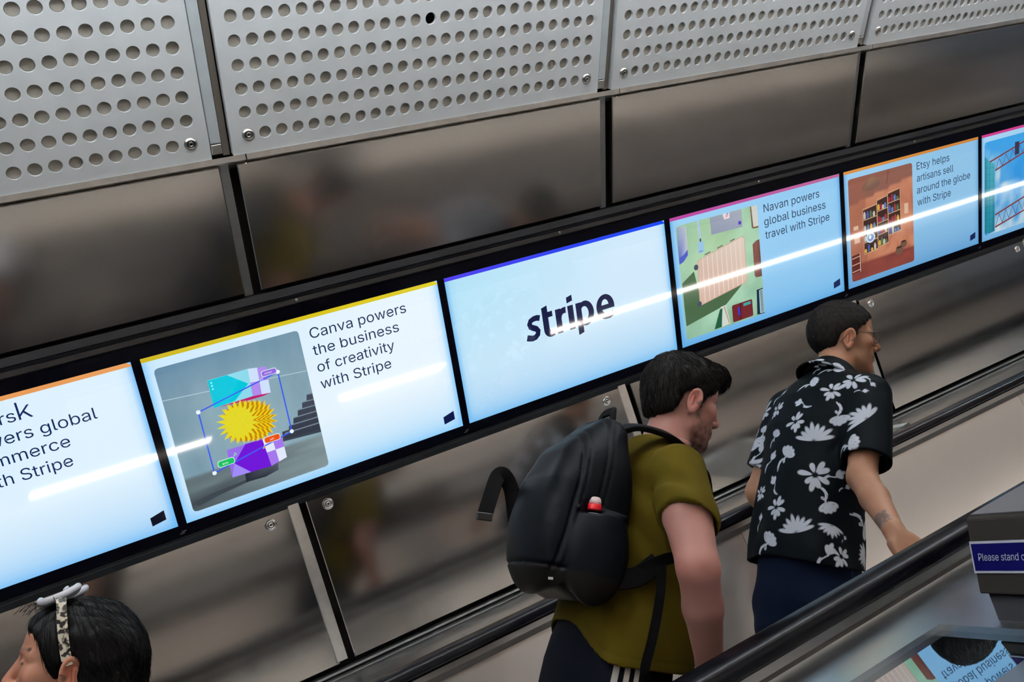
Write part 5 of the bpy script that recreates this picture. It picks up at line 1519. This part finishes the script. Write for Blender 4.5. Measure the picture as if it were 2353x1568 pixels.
# white flowers: position, in-plane angle, size, kind; each is drawn on the cloth around its own centre
FL = []
def flower(a, b_, th, r, kind):
    """signed distance in the tangent plane (a right, b up)"""
    c, s = math.cos(th), math.sin(th)
    x, y = (a*c+b_*s)/r, (-a*s+b_*c)/r
    rr = np.hypot(x, y); t = np.arctan2(y, x)
    d = np.full(a.shape, 9.0)
    if kind == 0: pet = [(k*2*PI/8+0.25*math.sin(k*5.1), 0.88+0.16*math.sin(k*2.7), 0.150) for k in range(8)]
    elif kind == 1: pet = [(-1.15+k*0.36, 0.95+0.08*math.sin(k*1.9), 0.098) for k in range(8)]
    elif kind == 2: pet = [(-0.9+k*0.45, 0.90, 0.20) for k in range(5)]+[(PI-0.3, 0.45, 0.10), (PI+0.5, 0.5, 0.10)]
    else: pet = [(-0.35, 0.75, 0.17), (0.1, 0.95, 0.15), (0.5, 0.7, 0.15)]
    if kind == 1: pet = [(q+PI/2-0.1, L, w) for q, L, w in pet]
    for q, L, w in pet:
        cx_, sy_ = math.cos(q), math.sin(q)
        u = x*cx_+y*sy_; v = -x*sy_+y*cx_
        m = 0.16 if kind in (0,) else 0.08
        hl = (L-m)/2; uc = u-(m+hl)
        wd = w*(1.0+0.35*uc/hl)
        e = (np.sqrt((uc/hl)**2+(v/np.maximum(wd, 0.02))**2)-1)*min(hl, w)*0.8
        gap = np.abs(v+0.03*np.sin(u*9))-0.018
        if kind in (1, 2): e = np.where((u > 0.25*L) & (u < 0.75*L) & (kind == 2), np.maximum(e, -gap), e)
        d = np.minimum(d, e)
    if kind == 0:
        d = np.maximum(d, -(rr-0.13-0.06*np.sin(t*7)))
    if kind in (2, 3):
        st = np.maximum(np.abs(y+0.12*np.sin((x+0.2)*4))-0.055, np.maximum(x-0.1, -1.25-x)); d = np.minimum(d, st)
        lf = (np.sqrt(((x+0.75)/0.34)**2+((y-0.16-0.25*(x+0.75))/0.10)**2)-1)*0.10; d = np.minimum(d, lf)
    return d*r
CAMR, CAMU = np.array(_right), -np.array(_down)
# centres were read off the photograph and set on the cloth in metres (eye-relative)
FLC = [((1.605, 1.714, 0.721), (-0.87, -0.01, 0.49), 0, 0.037, 0), ((1.571, 1.753, 0.692), (-0.83, -0.47, 0.3), 0.4, 0.0321, 0), ((1.586, 1.643, 0.6), (-0.62, -0.66, 0.42), 0.75, 0.0486, 1), ((1.569, 1.721, 0.619), (-0.62, -0.78, 0.12), -1.5, 0.0326, 2), ((1.544, 1.937, 0.665), (-0.92, 0.21, 0.34), 0.2, 0.03, 0), ((1.519, 1.829, 0.608), (-0.98, -0.1, 0.18), 0.9, 0.0324, 0), ((1.527, 1.766, 0.548), (-0.88, -0.45, 0.14), 0, 0.0528, 1), ((1.546, 1.667, 0.529), (-0.95, 0.05, 0.32), 0.3, 0.0362, 2), ((1.652, 1.681, 0.524), (0.93, 0.19, -0.32), 0.05, 0.0419, 1), ((1.499, 1.841, 0.511), (-0.98, -0.07, 0.18), 1, 0.0359, 2), ((1.524, 1.754, 0.458), (-0.79, -0.59, 0.13), 0.5, 0.0432, 0), ((1.539, 1.829, 0.663), (-0.93, -0.1, 0.35), 2.7, 0.0314, 3), ((1.569, 1.836, 0.726), (-0.81, -0.07, 0.58), 0.5, 0.0319, 2), ((1.617, 1.8, 0.771), (-0.51, -0.33, 0.79), 0.2, 0.0332, 2), ((1.576, 1.963, 0.718), (-0.75, 0.3, 0.59), 0.9, 0.0279, 3), ((1.557, 2.012, 0.611), (-0.7, 0.71, 0.05), 1.4, 0.0251, 2), ((1.514, 1.905, 0.575), (-0.98, 0.11, 0.18), 1.2, 0.0266, 2), ((1.551, 2.016, 0.553), (-0.63, 0.78, 0.03), 1.2, 0.0277, 3), ((1.499, 1.899, 0.507), (-0.98, 0.1, 0.18), 1, 0.0314, 3), ((1.617, 2.094, 0.517), (0.01, 0.99, -0.16), 1.4, 0.0315, 2), ((1.487, 1.865, 0.438), (-0.99, 0, 0.15), 2.1, 0.0307, 3), ((1.603, 1.679, 0.684), (-0.79, -0.45, 0.41), 0, 0.0163, 3), ((1.563, 1.724, 0.459), (-0.39, -0.92, 0.07), 0.4, 0.0295, 3), ((1.626, 1.672, 0.711), (-0.56, -0.72, 0.41), -1, 0.0176, 3), ((1.49, 1.924, 0.42), (-0.96, 0.23, 0.13), 0.3, 0.0235, 0), ((1.476, 1.841, 0.374), (-0.99, -0.06, 0.14), 0.7, 0.0326, 0), ((1.48, 1.91, 0.342), (-0.97, 0.19, 0.12), 1.4, 0.0231, 3), ((1.49, 1.778, 0.308), (-0.91, -0.38, 0.15), 0.15, 0.0486, 1), ((1.544, 1.732, 0.392), (-0.5, -0.86, 0.09), -1.2, 0.0341, 2), ((1.551, 1.719, 0.336), (-0.35, -0.93, 0.12), 2.9, 0.0336, 1), ((1.464, 1.859, 0.281), (-0.99, 0, 0.1), 0.9, 0.0349, 2), ((1.661, 1.968, 0.258), (0.7, 0.71, -0.07), 0, 0.0426, 1), ((1.528, 1.71, 0.259), (-0.47, -0.88, 0.07), 1, 0.0354, 3), ((1.564, 1.699, 0.26), (-0.14, -0.99, 0.06), 0.2, 0.0307, 0), ((1.59, 1.717, 0.433), (-0.08, -1, 0.03), 0.5, 0.0171, 3), ((1.583, 1.711, 0.304), (-0.03, -0.99, 0.09), 0.8, 0.012, 3), ((1.605, 1.844, 0.791), (-0.78, -0.14, 0.61), 1, 0.023, 2), ((1.667, 1.73, 0.278), (0.52, -0.86, 0), 1.8, 0.0342, 1), ((1.702, 1.797, 0.251), (0.87, -0.49, 0), 0.25, 0.03, 2), ((1.708, 1.868, 0.251), (1, 0.05, 0), 2.83, 0.0364, 1), ((1.697, 1.932, 0.27), (0.84, 0.54, 0), 5.66, 0.0383, 2), ((1.654, 1.99, 0.267), (0.46, 0.89, 0), 1.76, 0.0371, 2), ((1.575, 2.009, 0.268), (-0.08, 1, 0), 4.7, 0.0391, 0), ((1.654, 1.724, 0.351), (0.4, -0.92, 0), 5.81, 0.0416, 2), ((1.703, 1.794, 0.367), (0.85, -0.53, 0), 2.47, 0.0328, 0), ((1.711, 1.877, 0.357), (0.99, 0.13, 0), 2.24, 0.0296, 1), ((1.698, 1.942, 0.365), (0.79, 0.61, 0), 3.78, 0.0293, 3), ((1.63, 2.008, 0.358), (0.24, 0.97, 0), 1.76, 0.0304, 3), ((1.593, 2.012, 0.365), (-0, 1, 0), 0.4, 0.0395, 0), ((1.675, 1.737, 0.434), (0.49, -0.87, 0), 4.39, 0.0379, 3), ((1.715, 1.82, 0.433), (0.93, -0.36, 0), 5.23, 0.0338, 0), ((1.718, 1.873, 0.433), (1, 0.1, 0), 2.76, 0.027, 3), ((1.702, 1.953, 0.433), (0.73, 0.68, 0), 0.13, 0.0337, 0), ((1.648, 2.008, 0.439), (0.29, 0.96, 0), 3.7, 0.0271, 3), ((1.591, 2.015, 0.427), (-0.09, 1, 0), 6.14, 0.0371, 3), ((1.689, 1.742, 0.513), (0.52, -0.86, 0), 5.9, 0.0369, 3), ((1.721, 1.798, 0.526), (0.86, -0.52, 0), 2.63, 0.0391, 0), ((1.729, 1.88, 0.524), (0.99, 0.16, 0), 5.22, 0.0379, 0), ((1.714, 1.961, 0.536), (0.71, 0.71, 0), 1.76, 0.0401, 3), ((1.688, 1.992, 0.513), (0.48, 0.87, 0), 4.5, 0.0386, 0), ((1.572, 2.014, 0.513), (-0.28, 0.96, 0), 2.91, 0.034, 0), ((1.72, 1.755, 0.622), (0.64, -0.77, 0), 3.01, 0.0333, 2), ((1.736, 1.81, 0.604), (0.9, -0.44, 0), 3.78, 0.0279, 1), ((1.741, 1.854, 0.607), (1, -0.07, 0), 0.3, 0.0293, 1), ((1.739, 1.926, 0.626), (0.86, 0.5, 0), 5.18, 0.0283, 1), ((1.664, 2.026, 0.607), (0.2, 0.98, 0), 0.43, 0.0269, 2), ((1.579, 2.019, 0.599), (-0.31, 0.95, 0), 5.11, 0.042, 2), ((1.708, 1.73, 0.703), (0.41, -0.91, 0), 5.55, 0.0315, 2), ((1.744, 1.82, 0.705), (0.92, -0.4, 0), 5.07, 0.0396, 0), ((1.747, 1.877, 0.709), (0.99, 0.15, 0), 4.51, 0.0317, 2), ((1.743, 1.926, 0.697), (0.83, 0.56, 0), 4.03, 0.031, 2), ((1.72, 1.987, 0.71), (0.5, 0.87, 0), 4.95, 0.0415, 2), ((1.59, 2.011, 0.681), (-0.37, 0.93, 0), 5.08, 0.0308, 0)]
def floral(v):
    d = np.full(len(v), 0.03)
    for (c, nrm, th, r, kind) in FLC:
        q = v-A3(*c)
        m = np.linalg.norm(q, axis=1) < r*1.45
        if not m.any(): continue
        n = A3(*nrm); n /= np.linalg.norm(n)
        up = A3(0, 0, 1); R_ = np.cross(up, n); R_ /= np.linalg.norm(R_); U_ = np.cross(n, R_)
        d[m] = np.minimum(d[m], flower(q[m]@R_, q[m]@U_, th, r, kind))
    return d
M_floral = mat('black viscose with flowers', (0.0015, 0.003, 0.0045), rough=0.6, spec=0.06, bump=0.05, bscale=600)
two_tone(M_floral, 'print', srgb(176, 182, 194), edge=0.0007)
soft('floral_shirt', shirt2, (1.40, 1.56, 0.17), (1.80, 2.18, 0.82), 0.0030, M_floral, m2, {'print': floral})
soft('collar', collar2, (1.55, 1.74, 0.71), (1.80, 2.0, 0.87), 0.0026, M_floral, m2, {'print': floral})
def pants2(p):
    d = loft(p, [(.33, 1.592, 1.855, .128, .098), (.24, 1.596, 1.85, .136, .112), (.12, 1.596, 1.845, .138, .114), (.06, 1.596, 1.845, .134, .108)])
    for yy in (1.785, 1.895): d = nsmin(d, sphere(p, (1.568, yy, 0.13), 0.072), 0.04)
    for L in LEGS2: d = nsmin(d, chain(p, [L[0], L[1], (L[2][0], L[2][1], L[2][2]+0.02)], [0.080, 0.066, 0.056]), 0.03)
    return d+0.004*wob(p, 24, 24, 16, 5.0)+0.003*np.sin((p[:, 2]+p[:, 0]*0.6)*70)*np.exp(-((p[:, 2]-0.10)/0.05)**2)
def seam2(v): return np.where(v[:, 1] < 1.80, np.abs(v[:, 0]-1.600-(v[:, 2]-0.1)*0.10)-0.0010, 0.05)
M_jean = mat('navy trousers', (0.003, 0.006, 0.018), rough=0.75, spec=0.06, bump=0.08, bscale=700)
two_tone(M_jean, 'seam', (0.03, 0.045, 0.085))
soft('trousers', pants2, (1.22, 1.62, -0.72), (1.90, 2.06, 0.345), 0.005, M_jean, m2, {'seam': seam2})
for (x, y, z) in ((1.48, 1.765, -0.500), (1.505, 1.92, -0.500)):
    soft('shoe', lambda p, x=x, y=y, z=z: shoe_sdf(p, (x, y, z), (1, 0, 0), 0.88), (x-0.06, y-0.07, z-0.02), (x+0.26, y+0.07, z+0.16), 0.005, M_shoed, m2)
HP2 = [(.094, .068), (.090, .090), (.062, .116), (.010, .133), (-.055, .128), (-.098, .094), (-.117, .040), (-.112, -.012), (-.108, -.050), (-.100, -.078), (-.086, -.066), (-.062, -.046), (-.050, -.020), (-.038, .010), (-.018, .020), (-.004, .010), (.001, -.010), (.014, -.010), (.022, .022), (.045, .036), (.066, .056), (.086, .066)]
def hair2(p):
    q = H2.loc(p); a = np.abs(q[:, 1])
    skull = H2.sdf_local(q, False)
    th_ = 0.0045+0.0050*np.clip((q[:, 2]-0.04)/0.06, 0, 1)
    vol = nsmin(ellip(q, (-0.012, 0, 0.041), (0.110, 0.0795, 0.094)), ellip(q, (-0.048, 0, -0.008), (0.066, 0.069, 0.078)), 0.02)
    pol = poly2(q[:, 0], q[:, 2]+0.4*np.clip(a-0.045, 0, 1)*(q[:, 2] > 0.06)*(q[:, 0] > 0.03), HP2)-0.016*np.maximum(sst((-0.05-q[:, 0])/0.03)*sst((q[:, 2]+0.06)/0.03), sst((q[:, 2]-0.06)/0.03)*sst((0.05-q[:, 0])/0.05))
    d = nsmax(np.minimum(nsmax(skull-th_, vol, 0.006), skull-0.0045), pol, 0.008)
    return (d+0.0012*wob(q, 330, 330, 200, 3.0)+0.0010*wob(q, 160, 300, 120, 9.0))*H2.sc
h_ = soft('hair', hair2, (1.56, 1.74, 0.78), (1.86, 2.00, 1.05), 0.0020, M_hairg, m2, relax=1)
strands(h_, hair2, 5200, 0.010, comb(H2, (-0.06, 0.0, 0.11), 0.15, 0.5), r=0.00055, lift=0.25, seed=5, mat_=M_hairg)
# glasses
gl = thing('glasses', 'thin dark metal framed glasses on the man in the floral shirt', 'glasses', H2.out((0.09, 0, 0))*KS[0]+A3(0, 0, Z0))
GV = lambda x, y, z: Vector(H2.out((x, y, z))*KS[0])+Vector((0, 0, Z0))
M_wire = mat('dark metal wire', (0.05, 0.045, 0.04), rough=0.3, metal=0.8)
M_lens = mat('spectacle lens', (0.95, 0.97, 0.98), rough=0.02, trans=1.0, ior=1.2)
for sg in (-1, 1):
    pts = []
    for k in range(29):
        th = 2*PI*k/28
        c, s = math.cos(th), math.sin(th)
        pts.append(GV(0.104-0.012*abs(0.5+0.5*sg*(sg*c))**1 if False else 0.105-0.010*((0.034+0.026*c)/0.06), sg*(0.034+0.026*math.copysign(abs(c)**0.7, c)), -0.004+0.019*math.copysign(abs(s)**0.8, s)))
    b = MB(); b.tube(pts, 0.0011, n=8, caps=False); b.build('rim', M_wire, gl)
    b = MB(); ctr = sum(pts[:-1], Vector())/28; ax = (GV(1, 0, 0)-GV(0, 0, 0)).normalized()*0.0006
    b.add([p+ax for p in pts[:-1]]+[p-ax for p in pts[:-1]], [list(range(28)), list(range(28, 56))[::-1]]+[(i, (i+1) % 28, 28+(i+1) % 28, 28+i) for i in range(28)]); b.build('lens', M_lens, gl)
    b = MB(); b.tube(catmull([GV(0.097, sg*0.060, 0.008), GV(0.092, sg*0.071, 0.008), GV(0.05, sg*0.0755, 0.008), GV(0.0, sg*0.0790, 0.010), GV(-0.022, sg*0.0800, 0.002), GV(-0.045, sg*0.0755, -0.022)], 6), [0.0013]*31, n=8); b.build('temple', M_wire, gl)
b = MB(); b.tube(catmull([GV(0.105, -0.009, 0.004), GV(0.109, 0, 0.008), GV(0.105, 0.009, 0.004)], 6), 0.0012, n=8); b.build('bridge', M_wire, gl)

# ------------------------------------------------------------------ the woman at lower left
SKIN3 = srgb(168, 120, 98)
m3 = thing('person', 'woman with long straight black hair facing down the escalator, sunglasses on her head', 'person', (-0.10, 1.92, Z0-1.665), 'people riding the escalator')
KS[0] = 1.0
H3 = Head((-0.057, 1.918, -0.181), 171, 2, 2, 0.955, jaw=0.90, nose=0.97)
NECK3 = [H3.out((-0.022, 0, -0.05)), (-0.035, 1.918, -0.370)]
TOR3 = [(-.345, -.030, 1.918, .05, .05), (-.375, -.030, 1.918, .10, .06), (-.41, -.030, 1.918, .150, .075), (-.50, -.035, 1.918, .158, .095), (-.60, -.040, 1.918, .140, .092), (-.70, -.04, 1.918, .128, .088), (-.80, -.035, 1.918, .155, .105), (-.88, -.035, 1.918, .168, .112)]
LEGS3 = [((-.035, 1.918-.085, -.88), (-.05, 1.835, -1.24), (-.085, 1.835, -1.60)), ((-.035, 1.918+.085, -.88), (-.05, 2.00, -1.24), (-.085, 2.00, -1.60))]
ARMS3 = [((-.03, 1.918+s*.155, -.42), (-.01, 1.918+s*.20, -.64), (-.10, 1.918+s*.17, -.82)) for s in (-1, 1)]
def body3(p):
    d = chain(p, NECK3, [0.045, 0.050])
    d = nsmin(d, loft(p, [(z, x, y, a-0.012, b-0.012) for z, x, y, a, b in TOR3]), 0.03)
    for i, A_ in enumerate(ARMS3):
        d = nsmin(d, chain(p, A_, [0.040, 0.032, 0.020]), 0.015)
        d = nsmin(d, hand_sdf(p, A_[2], (-0.5, 0, -0.8), (0, 0.9 if i == 0 else -0.9, 0), 1 if i == 0 else -1, curl=0.5, sc=0.8), 0.008)
    for L in LEGS3: d = nsmin(d, chain(p, L, [0.070, 0.048, 0.034]), 0.02)
    return d
soft('body', lambda p: np.maximum(body3(p), p[:, 2]+0.315), (-0.25, 1.60, -1.66), (0.15, 2.24, -0.30), 0.006, M_skin, m3, {'tint': lambda v: H3.tint(v, SKIN3, lip=(0.34, 0.09, 0.08))},
     extra=(lambda p: np.maximum(nsmin(H3.sdf(p), chain(p, NECK3, [0.044, 0.050]), 0.018), -0.34-p[:, 2]), (-0.21, 1.78, -0.36), (0.10, 2.06, -0.02), 0.0021))
def top3(p):
    d = loft(p, TOR3[1:])
    for A_ in ARMS3: d = nsmin(d, cone(p, A_[0], A_[1], 0.052, 0.046), 0.02)
    d = np.maximum(d, -chain(p, NECK3, [0.05, 0.062]))
    return np.maximum(d+0.003*wob(p, 24, 24, 12), -0.86-p[:, 2])
soft('top', top3, (-0.22, 1.65, -0.90), (0.14, 2.19, -0.34), 0.006, mat('dark knitted top', (0.012, 0.012, 0.015), rough=0.85), m3)
def pants3(p):
    d = loft(p, [(-.78, -.035, 1.918, .148, .100), (-.88, -.035, 1.918, .160, .106), (-.96, -.04, 1.918, .150, .10)])
    for L in LEGS3: d = nsmin(d, chain(p, L, [0.082, 0.062, 0.050]), 0.03)
    return d+0.003*wob(p, 22, 22, 14, 2.0)
soft('trousers', pants3, (-0.24, 1.70, -1.655), (0.14, 2.14, -0.76), 0.006, mat('dark denim', (0.012, 0.016, 0.028), rough=0.8), m3)
for y in (1.835, 2.00):
    soft('shoe', lambda p, y=y: shoe_sdf(p, (-0.05, y, -1.665), (-1, 0, 0), 0.85), (-0.33, y-0.07, -1.68), (0.02, y+0.07, -1.54), 0.006, M_shoed, m3)
HP3 = [(.092, .066), (.096, .086), (.078, .104), (.050, .120), (-.006, .136), (-.056, .130), (-.092, .108), (-.114, .078), (-.131, .036), (-.140, -.02), (-.146, -.12), (-.150, -.26), (-.10, -.30), (-.035, -.28), (-.022, -.14), (-.020, -.040), (-.022, -.012), (-.026, .014), (-.008, .022), (.004, .006), (.006, -.024), (.020, -.030), (.036, .000), (.056, .030), (.072, .050)]
def hair3(p):
    q = H3.loc(p); a = np.abs(q[:, 1])
    z = q[:, 2]
    skull = H3.sdf_local(q, False)
    vol = ellip(q, (-0.012, 0, 0.040), (0.118, 0.084, 0.097))
    w = 0.080+0.018*sst((0.02-z)/0.15)
    fall = np.maximum(np.sqrt(((q[:, 0]+0.085)/0.075)**2+(q[:, 1]/w)**2)-1, -1)*0.07
    fall = nsmax(fall, z-0.075, 0.04)
    vol = nsmin(vol, fall, 0.05)
    pol = poly2(q[:, 0], z, HP3)
    d = nsmax(vol, pol, 0.012)
    d = np.maximum(d, -(skull+0.001)) if False else d
    th = np.arctan2(z-0.03, q[:, 0]+0.03)
    d = d+0.0011*np.sin(a*420+2*np.sin(th*3)+q[:, 0]*160*(z < 0.0))+0.0016*wob(q, 90, 140, 14, 3.0)
    return d*H3.sc
h_ = soft('hair', hair3, (-0.19, 1.78, -0.50), (0.13, 2.06, -0.02), 0.0026, M_hairl, m3, relax=1)
strands(h_, hair3, 3600, 0.060, comb(H3, (0.02, 0.0, 0.13), -0.7, 0.9), r=0.0007, lift=0.25, seed=8, mat_=M_hairl, segs=6)
b = MB()
for k in range(26):                              # flyaway strands at the hairline
    y0 = -0.05+0.1*rnd.random(); x0 = 0.06+0.03*rnd.random()
    q0 = H3.out((x0, y0, 0.098)); q1 = H3.out((x0+0.008*rnd.random(), y0, 0.106+0.008*rnd.random())); q2 = H3.out((x0+0.020, y0+0.004, 0.100+0.010*rnd.random())); q3 = H3.out((x0+0.028+0.008*rnd.random(), y0, 0.084+0.01*rnd.random()))
    b.tube(catmull([Vector(q)+Vector((0, 0, Z0)) for q in (q0, q1, q2, q3)], 4), 0.00035, n=4)
b.build('loose_strands', M_hairl, m3)
sg_ = thing('sunglasses', 'white and tortoiseshell sunglasses pushed up on the black haired woman', 'sunglasses', H3.out((0.03, 0, 0.14))+A3(0, 0, Z0))
SV = lambda x, y, z: Vector(H3.out((x, y, z)))+Vector((0, 0, Z0))
M_white = mat('glossy white acetate', srgb(214, 218, 230), rough=0.2)
M_tort = mat('mottled tortoiseshell', srgb(150, 138, 118), rough=0.25, var=0.0)
_nt = M_tort.node_tree; _b = _nt.nodes['Principled BSDF']
_tc = _nt.nodes.new('ShaderNodeTexCoord'); _n = _nt.nodes.new('ShaderNodeTexNoise'); _n.inputs['Scale'].default_value = 120; _n.inputs['Detail'].default_value = 1
_r = _nt.nodes.new('ShaderNodeValToRGB'); _r.color_ramp.elements[0].position = 0.44; _r.color_ramp.elements[1].position = 0.56
_r.color_ramp.elements[0].color = (0.012, 0.010, 0.010, 1); _r.color_ramp.elements[1].color = (*srgb(196, 188, 172), 1)
_nt.links.new(_tc.outputs['Object'], _n.inputs['Vector']); _nt.links.new(_n.outputs['Fac'], _r.inputs[0]); _nt.links.new(_r.outputs[0], _b.inputs['Base Color'])
M_slens = mat('mirrored sunglass lens', (0.55, 0.62, 0.75), rough=0.12, metal=0.8)
for sg in (-1, 1):
    # lens front lies back over the crown
    ring = []
    for k in range(25):
        th = 2*PI*k/24; c, s = math.cos(th), math.sin(th)
        f = 0.5+0.5*s
        ring.append(SV(0.078-0.060*f, sg*(0.036+0.030*c), 0.116+0.034*f-0.010*abs(c)))
    b = MB(); b.tube(ring, 0.0062, n=10, caps=False); b.build('rim', M_white, sg_)
    ctr = sum(ring[:-1], Vector())/24
    b = MB(); nn = (ring[6]-ring[18]).cross(ring[0]-ring[12]).normalized()*0.001
    b.add([p+nn for p in ring[:-1]]+[p-nn for p in ring[:-1]], [list(range(24)), list(range(24, 48))[::-1]]+[(i, (i+1) % 24, 24+(i+1) % 24, 24+i) for i in range(24)]); b.build('lens', M_slens, sg_)
    b = MB(); b.tube(catmull([SV(0.036, sg*0.068, 0.124), SV(0.026, sg*0.080, 0.098), SV(0.014, sg*0.0865, 0.062), SV(0.002, sg*0.0880, 0.030), SV(-0.008, sg*0.0860, 0.006)], 5), 0, flat=(0.0085, 0.002), up=(0, -sg*1.0, 0.25)); b.build('temple', M_tort, sg_)
b = MB(); b.tube(catmull([SV(0.046, -0.010, 0.140), SV(0.044, 0, 0.146), SV(0.046, 0.010, 0.140)], 5), 0.0034, n=8); b.build('bridge', M_white, sg_)
